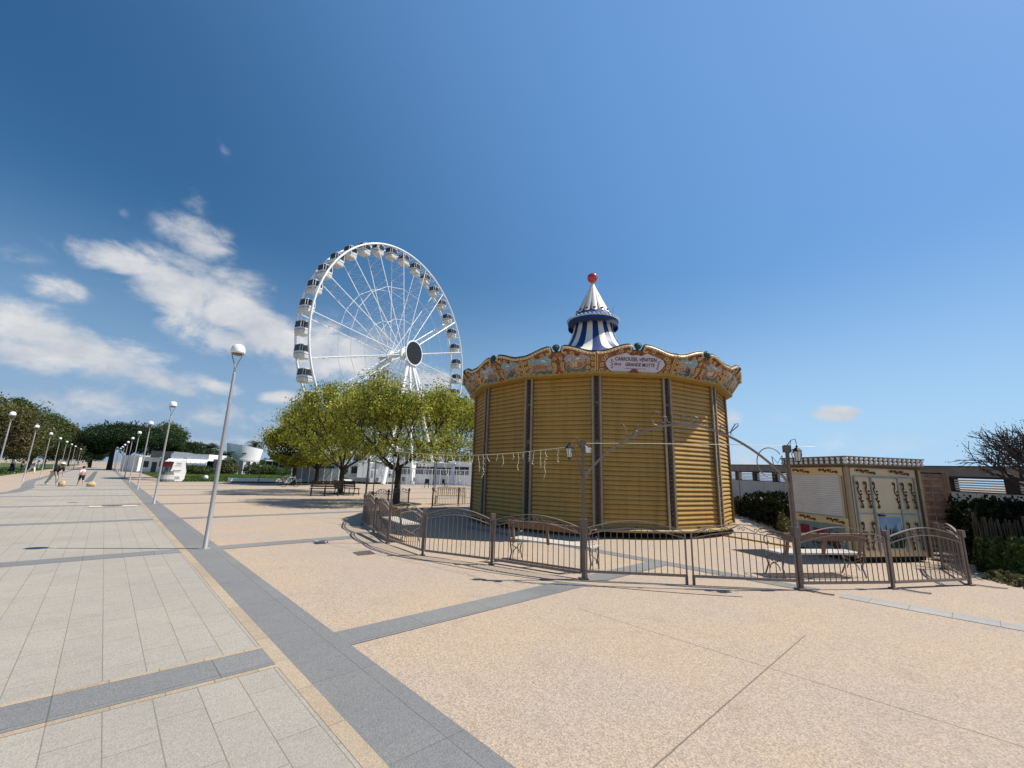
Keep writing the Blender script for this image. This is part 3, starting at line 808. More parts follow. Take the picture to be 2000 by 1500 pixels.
# ------------------------------------------------------------------ ferris wheel
fc = (60 * math.sin(-.2619), 60 * math.cos(-.2619)); FH, FRR, FPHI = 17.65, 15.2, 1.103
fw = empty('ferris_wheel', (fc[0], fc[1], 0), FPHI, 'tall white ferris wheel with dark windowed gondolas rising behind the green trees', 'ferris wheel')
m_fw = mat('ferris white steel', (.78, .80, .80), .35, (1.2, .06), spec=.5)
m_fwd = mat('ferris dark glass', (.03, .03, .03), .28, spec=.7)
m_cab = mat('cabin white shell', (.62, .62, .60), .3, (2, .06), spec=.5)
def fp(r, a, y): return Vector((r * math.cos(rad(a)), y, FH + r * math.sin(rad(a))))
WY = 2.2
for y in (0.0, WY):
    mb = MB(); mb.tube([fp(FRR, a, y) for a in range(0, 360, 4)], .13, 6, closed=True)
    mb.tube([fp(FRR - .45, a, y) for a in range(0, 360, 4)], .04, 4, closed=True) if y else None
    mb.build('rim', m_fw, fw, smooth=True)
mb = MB()
for k in range(36):
    a = 16.3 + 10 * k; mb.tube([fp(FRR, a, 0), fp(FRR, a, WY)], .05, 4)
mb.build('rim_ties', m_fw, fw)
for k in range(18):
    a = 16.3 + 20 * k; mb = MB()
    mb.tube([fp(1.0, a, -.2), fp(FRR, a, 0)], .055, 5); mb.tube([fp(.9, a, WY + .1), fp(FRR, a, WY)], .055, 5)
    nz = 17
    for j in range(nz):
        r0, r1 = 2.2 + j * (FRR - 2.6) / nz, 2.2 + (j + 1) * (FRR - 2.6) / nz
        y0, y1 = (0, WY) if j % 2 else (WY, 0)
        mb.tube([fp(r0, a, y0), fp(r1, a, y1)], .022, 3); mb.tube([fp(r1, a, 0), fp(r1, a, WY)], .018, 3)
    mb.build('spoke', m_fw, fw)
for rr_ in (.625, .33):
    mb = MB()
    for y in (0, WY):
        mb.tube([fp(FRR * rr_, 16.3 + 20 * k, y) for k in range(18)], .035, 4, closed=True)
    mb.build('stay_ring', m_fw, fw)
mb = MB(); mb.tube([(0, -1.9, FH), (0, 4.2, FH)], .36, 14)
for y in (-.2, WY + .1): mb.tube([(0, y - .2, FH), (0, y + .2, FH)], .80, 20)
mb.build('axle', m_fw, fw)
mb = MB(); mb.tube([(0, -2.05, FH), (0, -1.9, FH)], 1.78, 40); mb.build('hub_ring', m_fw, fw)
mb = MB(); mb.tube([(0, -2.09, FH), (0, -2.04, FH)], 1.6, 40); mb.build('hub_disc', mat('hub screen black', (.012, .013, .014), .45), fw)
for (bx_, by, ty, r, lat) in ((-6.5, -4.5, -1.2, .26, 0), (6.5, -4.5, -1.2, .26, 0), (-6.5, 7.5, 3.4, .26, 0), (6.5, 7.5, 3.4, .26, 0), (-2.6, -5.5, -1.2, .20, 0), (2.6, -5.5, -1.2, .20, 0), (-2.2, 8, 3.4, .2, 0), (2.2, 8, 3.4, .2, 0), (-9.5, 2.0, 3.2, .4, 1), (9.5, 2.0, 3.2, .4, 1)):
    mb = MB(); a_, b_ = Vector((bx_, by, 0)), Vector((0, ty, FH))
    if not lat: mb.tube([a_, b_], r, 8)
    else:
        for q in (-.45, .45):
            for w in (-.45, .45): mb.tube([a_ + Vector((q, w, 0)), b_ + Vector((q * .5, w * .5, 0))], .07, 4)
        for j in range(22):
            p, q_ = a_ + (b_ - a_) * (j / 22), a_ + (b_ - a_) * ((j + 1) / 22); s = 1 if j % 2 else -1
            mb.tube([p + Vector((.4 * s, -.4, 0)), q_ + Vector((-.4 * s, -.4, 0))], .035, 3); mb.tube([p + Vector((.4 * s, .4, 0)), q_ + Vector((-.4 * s, .4, 0))], .035, 3)
    mb.build('support_leg', m_fw, fw)
# one gondola, then copies
def gondola():
    g_ = empty('gondola'); 
    mb = MB(); ps = [(.56, -1.46), (.67, -1.38), (.71, -1.15), (.72, -.66)]
    def oct_(w, z, c=.28): return [(x * w, y * w, z) for x, y in ((1, -1 + c), (1, 1 - c), (1 - c, 1), (-1 + c, 1), (-1, 1 - c), (-1, -1 + c), (-1 + c, -1), (1 - c, -1))]
    def rings(mb, ps, cap0=True, cap1=True):
        vs = []; 
        for w, z in ps: vs += oct_(w, z)
        fs = [(8 * j + k, 8 * j + (k + 1) % 8, 8 * j + 8 + (k + 1) % 8, 8 * j + 8 + k) for j in range(len(ps) - 1) for k in range(8)]
        if cap0: fs.append(tuple(range(7, -1, -1)))
        if cap1: fs.append(tuple(range(8 * (len(ps) - 1), 8 * len(ps))))
        mb.add(vs, fs)
    rings(mb, ps); mb.build('cabin_shell', m_cab, g_)
    mb = MB(); rings(mb, [(.70, -.66), (.68, .06)]); w = mb.build('cabin_window', m_fwd, g_)
    mb = MB()
    for k in range(0, 8):
        x, y, z = oct_(.715, -.62)[k]; x2, y2, z2 = oct_(.675, .02)[k]; mb.bar((x, y, -.62), (x2, y2, .05), .05)
    mb.build('window_post', m_cab, w)
    mb = MB(); rings(mb, [(.70, .06), (.68, .14), (.50, .2)]); mb.build('cabin_roof', m_cab, g_)
    mb = MB(); mb.tube([(0, -.98, .1), (0, .98, .1)], .06, 5); mb.bar((0, 0, .1), (0, 0, .24), .2); mb.build('hanger', m_fw, g_)
    mb = MB(); rings(mb, [(.725, -.98), (.728, -.90)], False, False); mb.build('cabin_stripe', mat('cabin grey stripe', (.25, .25, .25), .4), g_)
    return g_
g0 = gondola()
for k in range(36):
    a = 21.3 + 10 * k
    g_ = g0 if k == 0 else copy_tree(g0)
    g_.parent = fw; p = fp(FRR - .05, a, WY / 2); g_.location = p; g_.scale = (.92, .92, .95)

# ------------------------------------------------------------------ street lamps
m_pole = mat('lamp pole grey', (.40, .385, .36), .42, (3, .10), metal=.35, spec=.5)
m_lampw = mat('lamp dome white', (.80, .80, .78), .3, spec=.5)
m_lens = mat('lamp lens brown', (.16, .11, .085), .3, spec=.5)
def make_lamp():
    r = empty('street_lamp')
    mb = MB(); mb.lathe([(.052, 0), (.052, .02), (.043, .03), (.040, 1.3), (.038, 1.32), (.035, 2.4), (.029, 3.60), (.024, 3.62), (0, 3.63)], 16); mb.build('pole', m_pole, r, smooth=True)
    mb = MB(); mb.lathe([(.11, 0), (.11, .01), (0, .01)], 16); mb.build('base_plate', m_pole, r)
    mb = MB()
    for s in (-1, 1):
        mb.tube([(s * .018, 0, 3.56), (s * .02, 0, 3.74), (s * .035, 0, 3.80), (s * .08, 0, 3.90), (s * .13, 0, 4.00), (s * .137, 0, 4.08)], .0115, 6)
    mb.build('fork', m_pole, r)
    mb = MB(); mb.lathe([(.125, 4.045), (.138, 4.05), (.140, 4.09), (.135, 4.15), (.118, 4.20), (.088, 4.235), (.05, 4.255), (0, 4.26)], 20); mb.build('dome', m_lampw, r, smooth=True)
    mb = MB(); mb.lathe([(.126, 4.05), (.11, 4.02), (.06, 4.005), (0, 4.0)], 20); mb.build('lens', m_lens, r, smooth=True)
    return r
lamp0 = make_lamp(); nlamp = [0]
def lamp(v, u, label, group, rz=0.0):
    o = lamp0 if nlamp[0] == 0 else copy_tree(lamp0); nlamp[0] += 1
    p = W(v, u); o.location = p; o.rotation_euler = (0, 0, rz); tag(o, label, 'street lamp', group)
ordn = ['nearest', 'second nearest', 'third nearest', 'fourth nearest', 'fifth nearest', 'sixth nearest', 'seventh nearest', 'eighth nearest', 'ninth nearest', 'tenth nearest', 'eleventh nearest', 'twelfth nearest']
for k in range(12):
    w = math.radians([0, 10, -6, 20, 4, 12, -9, 3, 8, 0, 5, -4][k])
    lamp(1.74 + .012 * k, 10.72 + 12.5 * k, ('tall grey lamp post with white dome, closest of all, its shadow across the slabs' if k == 0 else 'grey lamp post with white dome, %s in the row on the granite band' % ordn[k]), 'street lamps along the right edge of the promenade', w + rad(-10))
for k in range(10):
    lamp(-4.22, 36.9 + 12.1 * k, ('grey lamp post with white dome cut by the left picture edge, before the dark trees' if k == 0 else 'grey lamp post with white dome, %s in the row before the dark trees' % ordn[k]), 'street lamps along the left edge of the promenade', rad(25 + 7 * k))

# ------------------------------------------------------------------ fence
m_iron = mat('brown painted iron', (.175, .130, .105), .5, (9, .25), spec=.4)
m_ironl = mat('brown iron rail', (.26, .195, .155), .42, (9, .22), spec=.5)
m_wood = mat('brown bench wood', (.25, .145, .085), .6, (7, .35))
def P2(x, y): g = G(x, y); return Vector((g[0], g[1], 0))
FP = [P2(729, 1040), P2(757, 1061), P2(825, 1085), P2(960, 1103), P2(1140, 1132), P2(1565, 1152), P2(1745, 1150), P2(1895, 1143)]
def s_scroll(mb, c, ex, w, h, r=.006, flip=1):
    """an S-shaped scroll lying along ex, width w, height h"""
    c = Vector(c); ex = Vector(ex); pts = []
    R_ = h * .36
    def spiral(cc, a0, sgn, rev):
        q = [(cc[0] + R_ * (1 - .72 * k / 9) * math.cos(a0 + sgn * k * .62), cc[1] + R_ * (1 - .72 * k / 9) * math.sin(a0 + sgn * k * .62)) for k in range(10)]
        return q[::-1] if rev else q
    a = spiral((-w / 2 + R_, flip * (-h / 2 + R_ + h * .08)), flip * PI / 2, flip, True)
    b = spiral((w / 2 - R_, flip * (h / 2 - R_ - h * .22)), flip * -PI / 2, flip, False)
    pts = [c + ex * p[0] + Vector((0, 0, p[1])) for p in a + b]
    mb.tube(pts, r, 4)
def fence_panel(root, a, b, zb=.10, leaf=None):
    """arched panel between ground points a and b"""
    a, b = Vector(a), Vector(b); L = (b - a).length; ex = (b - a) / L
    g0, g1 = (.05, L - .05)
    par = root
    def arc(s, z0, rise): return z0 + rise * math.sin(PI * s) if leaf is None else z0 + rise * (math.sin(PI * (s if leaf == 0 else s)))
    za, ra, zb2, rb_ = .80, .145, .70, .125
    fr = MB()
    fr.bar(a + ex * g0 + Vector((0, 0, zb)), a + ex * g1 + Vector((0, 0, zb)), .034, .038)
    n = 18
    for (z0, rs, w) in ((za, ra, .034), (zb2, rb_, .02)):
        pts = [a + ex * (g0 + (g1 - g0) * k / n) + Vector((0, 0, arc(k / n, z0, rs))) for k in range(n + 1)]
        for p, q in zip(pts, pts[1:]): fr.bar(p, q + (q - p) * .02, w, .012 if w > .03 else .014)
    for x in (g0, g1): fr.bar(a + ex * x + Vector((0, 0, zb - (.0 if leaf is None else .1))), a + ex * x + Vector((0, 0, za)), .022)
    fr.build('fence_frame', m_ironl, par)
    br = MB(); nb = int(round(L / .108))
    for k in range(1, nb):
        x = g0 + (g1 - g0) * k / nb; s = k / nb
        br.tube([a + ex * x + Vector((0, 0, zb)), a + ex * x + Vector((0, 0, arc(s, zb2, rb_)))], .0068, 5, cap=False)
    br.build('fence_bars', m_iron, par)
    sc = MB(); ns = 6
    for k in range(ns):
        s = (k + .5) / ns; z = arc(s, (za + zb2) / 2, (ra + rb_) / 2)
        sl_ = Vector((0, 0, 1)); d = 0.135 * math.cos(PI * s) * PI / L
        e2 = (ex + Vector((0, 0, d))).normalized()
        s_scroll(sc, a + ex * (g0 + (g1 - g0) * s) + Vector((0, 0, z)), e2, L / ns * .92, .098, .006, 1 if k % 2 else -1)
    sc.build('fence_scrolls', m_iron, par)
def post(root, p, h=.80, tall=0.0, name='fence_post'):
    mb = MB(); p = Vector(p)
    mb.box(p + Vector((0, 0, h / 2)), (.042, .042, h), .3); mb.box(p + Vector((0, 0, h + .045)), (.082, .082, .12), .3); mb.box(p + Vector((0, 0, .01)), (.10, .10, .02), .3)
    if tall: mb.box(p + Vector((0, 0, tall / 2)), (.034, .034, tall), .3)
    mb.build(name, m_iron, root)
off0 = FP[3]
def seq(name, pts, label, talls=(), group=None, skip=(), cat='iron fence'):
    r = empty(name, (0, 0, 0), 0, label, cat, group)
    for i, p in enumerate(pts):
        post(r, p, tall=2.13 if i in talls else 0)
    for i, (a, b) in enumerate(zip(pts, pts[1:])):
        if i not in skip: fence_panel(r, a, b)
    return r
seq('iron_fence', [FP[0], FP[1], FP[2], FP[3]], 'left run of arched brown iron railing in front of the dark carousel shadow', talls=(1,))
r_ = empty('iron_fence', (0, 0, 0), 0, 'brown arched railing panel backed by a bench, left of the entrance gate', 'iron fence')
fence_panel(r_, FP[3], FP[4])
# right run turning back towards the booth
ang = math.atan2(FP[7].y - FC[1], FP[7].x - FC[0])
FP8 = P2(1862, 1098) * 1.0
rt = [FP[5] + (FP[6] - FP[5]).normalized() * .03, FP[6], FP[7]]
FP8 = Vector((FP[7].x + .96, FP[7].y + 1.42, 0)); FP9 = FP8 + Vector((.95, 1.42, 0))
r_ = empty('iron_fence', (0, 0, 0), 0, 'right run of arched brown iron railing turning back towards the cream booth', 'iron fence')
for p in (FP[6], FP[7], FP8): post(r_, p)
fence_panel(r_, FP[5], FP[6]); fence_panel(r_, FP[6], FP[7]); fence_panel(r_, FP[7], FP8)
fm = MB()
for p, d in ((FP[6], (.35, -.28)), (FP[7], (.42, -.20)), (FP[5], (.30, -.30))):
    fm.tube([p + Vector((0, 0, .02)), p + Vector((d[0] * .6, d[1] * .75, .012)), p + Vector((d[0], d[1], .012))], .01, 4)
fm.build('ground_stay', m_iron, r_)
# back of the circle, seen past both sides of the carousel
def circ(a): return Vector((FC[0] + FR * math.cos(a), FC[1] + FR * math.sin(a), 0))
a1 = math.atan2(FP[0].y - FC[1], FP[0].x - FC[0]) % (2 * PI)
back = [FP[0]] + [circ(a1 - .2 * k) for k in range(1, 11)]
seq('iron_fence', back[0:5], 'far left run of brown iron railing with a tall post, between carousel and trees', talls=(2,))
seq('iron_fence', back[5:8], 'brown iron railing running behind the cream slatted bench', talls=(0,))
pb1 = P2(1449, 1007)
bk = [pb1 + Vector((-1.7, .6, 0)), pb1]
seq('iron_fence', bk, 'short railing with a tall post right behind the carousel, before the white wall', talls=(1,))
# entrance gate
gp, gq = FP[4], FP[5]; gd = (gq - gp).normalized(); GL = (gq - gp).length
gate_ = empty('entrance_gate', (0, 0, 0), 0, 'brown iron entrance gate with two leaves under a lettered arch', 'gate')
TP = 2.24
for p in (gp, gq):
    mb = MB()
    mb.box(p + Vector((0, 0, TP / 2)), (.042, .042, TP), .1); mb.box(p + Vector((0, 0, .4)), (.055, .055, .8), .1); mb.box(p + Vector((0, 0, .86)), (.11, .11, .17), .1); mb.box(p + Vector((0, 0, TP - .05)), (.10, .08, .12), .1); mb.box(p + Vector((0, 0, .012)), (.14, .14, .024), .1)
    mb.build('gate_post', m_iron, gate_)
for s in (0, 1):
    lf = empty('gate_leaf'); lf.parent = gate_
    mid = gp + gd * (GL / 2)
    a_, b_ = (gp, mid - gd * .0) if s == 0 else (mid + gd * .0, gq)
    fence_panel(lf, a_, b_, zb=.13, leaf=s)
    mb = MB(); x = mid - gd * .055 if s == 0 else mid + gd * .055
    mb.bar(x + Vector((0, 0, .0)), x + Vector((0, 0, .14)), .035); mb.build('drop_bolt', m_iron, lf)
# arch: from low on both posts, through a crown point
ah0, ahc = 1.55, 2.56
ap = []
for k in range(41):
    s = k / 40
    z = ah0 + (ahc - ah0) * math.sin(PI * s) ** .72 if 0 < s < 1 else ah0
    ap.append(gp + gd * (GL * s) + Vector((0, 0, z)))
mb = MB()
for p, q in zip(ap, ap[1:]): mb.bar(p, q + (q - p) * .03, .026, .034)
mb.build('gate_arch', m_ironl, gate_)
# script lettering standing on the arch: Le Carrousel
GLY = {
 'L': [[(.1, .95), (.28, 1.02), (.3, .8), (.2, .3), (.1, .05), (.25, .08), (.6, .0), (.7, .12)]],
 'e': [[(.05, .22), (.4, .35), (.42, .52), (.25, .56), (.1, .4), (.1, .15), (.25, .02), (.5, .1)]],
 'C': [[(.62, .8), (.6, 1.0), (.4, 1.04), (.15, .85), (.05, .5), (.12, .15), (.35, 0), (.65, .15)], [(.62, .8), (.52, .74), (.55, .88)]],
 'a': [[(.45, .5), (.25, .56), (.08, .38), (.08, .12), (.25, .02), (.42, .18), (.46, .5), (.45, .12), (.6, .02)]],
 'r': [[(.1, .02), (.12, .3), (.1, .56), (.2, .46), (.36, .55), (.4, .46)]],
 'o': [[(.28, .56), (.08, .4), (.08, .15), (.26, .02), (.46, .16), (.46, .42), (.28, .56), (.4, .5), (.55, .5)]],
 'u': [[(.08, .55), (.08, .15), (.22, .02), (.42, .16), (.45, .55), (.44, .15), (.58, .03)]],
 's': [[(.05, .05), (.3, .45), (.28, .58), (.2, .45), (.38, .2), (.28, .02), (.08, .08)]],
 'l': [[(.05, .1), (.25, .45), (.42, .85), (.36, 1.02), (.2, .9), (.14, .4), (.2, .06), (.38, .1)]]}
mb = MB()
def arch_at(s):
    k = min(39.999, max(0, s * 40)); i = int(k); f = k - i
    p = ap[i] * (1 - f) + ap[i + 1] * f; d = (ap[i + 1] - ap[i]).normalized(); return p, d
word = 'Le Carrousel'; s0_, s1_ = .24, .735
for idx, ch in enumerate(word):
    if ch == ' ': continue
    s = s0_ + (s1_ - s0_) * idx / (len(word) - 1)
    p, d = arch_at(s); up = gd.cross(Vector((0, -1, 0))); 
    u_ = Vector((-d.z * gd.x, -d.z * gd.y, d.dot(gd)))
    for st in GLY[ch]:
        mb.tube([p + d * ((x - .28) * .24) + u_ * (.03 + z * .24) for x, z in st], .009, 4)
mb.build('arch_lettering', m_iron, gate_)
# initial and scrolls beside the right post
mb = MB(); q0 = gq - gd * .02
def gpt(x, z): return q0 + gd * x + Vector((0, 0, z))
mb.tube([gpt(-.48 + .21 + .21 * math.cos(a), 1.96 + .24 * math.sin(a)) for a in [rad(35 + 250 * k / 22) for k in range(23)]], .008, 4)
mb.tube([gpt(-.20, 1.78), gpt(-.235, 2.06), gpt(-.15, 1.95), gpt(-.07, 2.08), gpt(-.06, 1.80)], .008, 4)
mb.tube([gpt(-.24, 1.77), gpt(-.04, 1.79)], .006, 4)
mb.tube([gpt(.04 + .12 + .115 * (1 - k / 20 * .7) * math.cos(rad(175 - 32 * k)), 2.10 + .10 * (1 - k / 20 * .7) * math.sin(rad(175 - 32 * k))) for k in range(20)], .008, 4)
mb.build('post_scroll', m_iron, gate_)
mb = MB(); q0 = gp
mb.tube([gpt(-.10 - .10 * math.cos(a) , 2.08 + .09 * math.sin(a)) for a in [rad(-60 + 240 * k / 14) for k in range(15)]], .007, 4)
mb.tube([gpt(-.16, 2.12), gpt(-.12, 1.98), gpt(-.07, 1.8), gpt(-.02, 1.62)], .006, 4)
mb.build('post_scroll', m_iron, gate_)

# lanterns
m_lglass = mat('lantern glass', (.62, .60, .52), .25, spec=.6)
m_black = mat('black metal', (.015, .014, .014), .5)
def make_lantern():
    r = empty('lantern')
    mb = MB(); mb.lathe([(.045, -.20), (.075, .0)], 6); mb.build('glass', m_lglass, r)
    mb = MB(); mb.lathe([(.10, 0), (.10, .015), (.06, .07), (.025, .09), (.02, .11), (.03, .125), (0, .14)], 6); mb.build('cap', m_black, r)
    mb = MB()
    for k in range(6):
        a = PI / 3 * k; mb.tube([(.047 * math.cos(a), .047 * math.sin(a), -.20), (.079 * math.cos(a), .079 * math.sin(a), .0)], .005, 4)
    mb.lathe([(.052, -.20), (.05, -.215), (.012, -.235), (.008, -.265), (0, -.27)], 6)
    mb.tube([(0, 0, .13), (0, 0, .18)], .006, 4); mb.build('cage', m_black, r)
    return r
ln0 = make_lantern(); br_ = []
for i, (base, px, py, label) in enumerate(((gp, 1112, 876, 'black glazed lantern hanging left of the left gate post'), (gq, 1557, 882, 'black glazed lantern right of the right gate post by the booth roof'), (FP[1], 772, 892, 'small black lantern high on the tall fence post before the trees'))):
    o = ln0 if i == 0 else copy_tree(ln0)
    d = ray(px, py); t = math.hypot(base.x, base.y) / math.hypot(d[0], d[1]) * (1.0 if i else 1.0)
    o.scale = (.76, .76, .76); o.location = _C + d * t; br_.append((o, base)); tag(o, label, 'lantern', 'lanterns on the fence posts')
for o, base in br_:
    lo = Vector(o.location); v = (Vector((base.x, base.y, lo.z + .10)) - lo) / .76
    mb = MB(); q_ = [Vector((0, 0, .18)), Vector((v.x * .08, v.y * .08, .27)), Vector((v.x * .5, v.y * .5, .25)), Vector((v.x, v.y, .12))]
    mb.tube(q_, .009, 5); mb.tube([Vector((v.x * .5, v.y * .5, .25)), Vector((v.x * .8, v.y * .8, .0)), Vector((v.x, v.y, -.14))], .007, 4)
    mb.build('bracket', m_iron, o)
# small white flood light
def floodlight(p, label):
    r = empty('floodlight', p, rad(-25), label, 'floodlight', 'small white floodlights on posts')
    mb = MB(); mb.box((.05, 0, 0), (.07, .09, .08)); mb.bar((.05, 0, .02), (-.02, 0, .09), .018); mb.build('housing', m_lampw, r)
    mb = MB(); mb.box((.088, 0, 0), (.008, .075, .066)); mb.build('lens', m_lens, r)
floodlight(gp + Vector((.04, -.03, 2.08)), 'small white floodlight at the top of the left gate post')
floodlight(FP[1] + Vector((.04, -.03, 2.12)), 'small white floodlight on the tall fence post before the trees')
# icicle string between the tall posts
m_wire = mat('pale wire', (.60, .55, .42), .5)
def catenary(a, b, sag, n=26): return [a + (b - a) * (k / n) - Vector((0, 0, 4 * sag * (k / n) * (1 - k / n))) for k in range(n + 1)]
A_, B_ = FP[1] + Vector((0, 0, 2.10)), gp + Vector((0, 0, 2.18))
ic = empty('string_lights', (0, 0, 0), 0, 'icicle string of tiny pale lights sagging between the two tall posts', 'string lights')
pts = catenary(A_, B_, .14, 40); mb = MB(); mb.tube(pts, .004, 4); mb.build('cable', m_wire, ic)
mb = MB(); rr = random.Random(8)
for k in range(3, 38):
    if rr.random() < .2: continue
    p = pts[k]; L = rr.choice([.1, .16, .22, .3, .42, .5]) ; n = max(2, int(L / .05)); q = [p]
    for j in range(n): q.append(q[-1] + Vector((rr.uniform(-.018, .018), rr.uniform(-.01, .01), -L / n)))
    mb.tube(q, .0035, 3)
    for x in q[1:]: mb.tube([x, x + Vector((rr.uniform(-.03, .03), 0, -.03))], .005, 3)
mb.build('drops', m_wire, ic)
mb = MB(); mb.tube(catenary(gp + Vector((0, 0, 2.20)), gq + Vector((0, 0, 2.24)), -.01, 10), .004, 4); mb.tube([gq + Vector((0, 0, 2.24)), gq + gd * .45 + Vector((0, 0, 2.235))], .005, 4)
o = mb.build('cable', m_wire); tag(o, 'thin straight wire stretched between the gate post tops', 'cable')
# yellow hose from carousel to booth
mb = MB(); h0, h1 = G(1408, 1046), G(1545, 1069)
mb.tube([(h0[0], h0[1], .02), ((h0[0] + h1[0]) / 2, (h0[1] + h1[1]) / 2 - .05, .02), (h1[0], h1[1], .02)], .022, 6); o = mb.build('hose', mat('yellow hose', (.50, .34, .03), .5)); tag(o, 'yellow hose lying between carousel and booth', 'hose')

# ------------------------------------------------------------------ benches
def make_bench(name, L, wood, mseat=None):
    """seat along x, people would face +y; back board at y = 0"""
    r = empty(name)
    mb = MB()
    for k in range(4): mb.box((0, .07 + k * .105, .405), (L, .095, .03))
    mb.build('seat', mseat or wood, r)
    mb = MB(); mb.box((0, -.045, .70), (L, .028, .13), R=Matrix.Rotation(rad(10), 3, 'X')); mb.build('backrest', wood, r)
    mb = MB()
    for x in (-L / 2 + .1, 0, L / 2 - .1): mb.bar((x, .02, .38), (x, -.06, .76), .05, .03)
    mb.build('back_slats', wood, r)
    for s in (-1, 1):
        mb = MB(); x = s * (L / 2 - .03)
        mb.tube([(x, .0, .0), (x, .06, .16), (x, .02, .28), (x, .0, .39), (x, -.06, .76)], .014, 5)
        mb.tube([(x, .48, .0), (x, .40, .16), (x, .44, .28), (x, .47, .39)], .014, 5)
        mb.tube([(x, .0, .39), (x, .47, .39)], .014, 5)
        mb.tube([(x, .24 + .12 * math.cos(a), .10 + .11 * math.sin(a)) for a in [PI * k / 10 for k in range(11)]], .011, 4)
        mb.tube([(x, .06, .30), (x, .24, .21), (x, .42, .30)], .010, 4)
        mb.tube([(x, -.03, .66), (x, .15, .70), (x, .36, .69), (x, .46, .62), (x, .46, .52), (x, .38, .50), (x, .35, .57)], .012, 4)
        for yy, zz in ((.12, .36), (.34, .36)): mb.tube([(x, yy + .05 * math.cos(a), zz + .05 * math.sin(a)) for a in [2 * PI * k / 9 for k in range(9)]], .008, 4, closed=True)
        mb.build('side_frame', m_iron, r)
    return r
m_seatw = mat('glare pale seat', (.66, .60, .52), .35, (6, .12), spec=.8)  # sun glare on the seat boards painted in as a pale colour
def put_bench(o, p0, p1, label, group=None):
    p0, p1 = Vector(p0[:2]), Vector(p1[:2]); c = (p0 + p1) / 2; d = p1 - p0
    o.location = (c.x, c.y, 0); o.rotation_euler = (0, 0, math.atan2(d.y, d.x)); tag(o, label, 'bench', group)
b1 = make_bench('park_bench', 1.68, m_wood, m_seatw)
pn = (FP[6] - FP[5]).normalized(); inn = Vector((-pn.y, pn.x, 0)); q0 = FP[5] + inn * .72 + pn * .33; q1 = FP[6] + inn * .72 + pn * .33
print('BENCHR', q0, q1)
put_bench(b1, q0, q1, 'bench with bright sunlit seat behind the railing, right of the gate', 'iron framed benches round the carousel')
b2 = copy_tree(b1); pn = (FP[4] - FP[3]).normalized(); inn = Vector((-pn.y, pn.x, 0)); q0 = FP[3] + inn * .50; q1 = FP[4] + inn * .50
put_bench(b2, q0, q1, 'bench seen from behind through the railing, left of the gate', 'iron framed benches round the carousel')
b3 = copy_tree(b1); q0, q1 = G(762, 985, .87), G(778, 1002, .87)
c = circ(a1 + .12); ins = (Vector((FC[0], FC[1], 0)) - c).normalized(); tv = Vector((ins.y, -ins.x, 0))
cc = c + ins * .35
put_bench(b3, cc - tv * .8, cc + tv * .8, 'bench behind the left end of the railing, its seat facing the carousel', 'iron framed benches round the carousel')
# cream slatted bench far behind
m_creamw = mat('cream bench paint', (.66, .56, .36), .6, (5, .15))
r_ = empty('slatted_bench'); mb = MB()
for k in range(14): mb.box((-.7 + 1.4 * k / 13, -.02, .62), (.045, .02, .36))
mb.box((0, -.03, .83), (1.55, .035, .08)); mb.box((0, -.03, .44), (1.55, .035, .06)); mb.build('backrest', m_creamw, r_)
mb = MB(); mb.box((0, .2, .42), (1.55, .42, .04)); mb.build('seat', m_creamw, r_)
for s in (-1, 1):
    mb = MB(); mb.box((s * .74, 0, .30), (.06, .06, .60)); mb.box((s * .74, .38, .32), (.06, .06, .64)); mb.box((s * .74, .2, .66), (.07, .46, .04)); mb.build('side_frame', m_creamw, r_)
p = back[5] * .35 + back[6] * .65
gcb = G(881, 992); gcb2 = AT(881, math.hypot(gcb[0], gcb[1]))
put_bench(r_, G(848, 985)[:2], G(912, 985)[:2], 'cream painted slatted bench behind the railing, left of the carousel wall')
r_.scale = (1, 1, 1)

# ------------------------------------------------------------------ booth
bB = Vector(G(1676, 1100)[:2].tolist() + [0]); bx = Vector((.979, .205, 0)); by_ = Vector((-.205, .979, 0))
BW, BD, BH = 2.02, 1.55, 2.06
booth = empty('ticket_booth', bB, math.atan2(bx.y, bx.x), 'cream ticket booth with brown scrolls, roller shutter and ball trimmed roof edge', 'kiosk')
m_bcream = mat('booth cream', (.76, .60, .37), .6, (2.0, .10))
m_bcream2 = mat('booth pale yellow', (.74, .54, .27), .6, (2.0, .10))
m_bedge = mat('booth edge brown', (.16, .10, .045), .6, (8, .3))
m_brn = mat('scroll brown', (.11, .058, .02), .8, spec=.1)
mb = MB(); mb.box((BW / 2, BD / 2, BH / 2 + .06), (BW - .02, BD - .02, BH - .12)); mb.build('wall', m_bcream, booth)
mb = MB(); mb.box((BW / 2, BD / 2, .07), (BW - .12, BD - .12, .10)); mb.build('base', m_dark, booth)  # near-black block paints the shade in the gap under the booth
mb = MB()
for (x, y) in ((0, 0), (BW, 0), (0, BD), (BW, BD)):
    mb = MB(); mb.box((x, y, BH / 2 + .05), (.07, .07, BH - .10)); mb.build('corner_trim', mat('booth corner beige', (.40, .30, .18), .6, (4, .2)), booth)
mb = MB()
for (x, y) in ((.055, -.012), (BW - .055, -.012)): mb.box((x, y, BH / 2 + .05), (.03, .03, BH - .12))
for (x, y) in ((-.012, .055), (-.012, BD - .055)): mb.box((x, y, BH / 2 + .05), (.03, .03, BH - .12))
mb.box((BW / 2, -.02, BH - .03), (BW + .04, .05, .05)); mb.box((-.02, BD / 2, BH - .03), (.05, BD + .04, .05))
mb.build('edge_moulding', m_bedge, booth)
rf = MB(); rf.box((BW / 2, BD / 2, BH + .02), (BW + .16, BD + .16, .04)); rf.box((BW / 2, BD / 2, BH + .18), (BW + .22, BD + .22, .025))
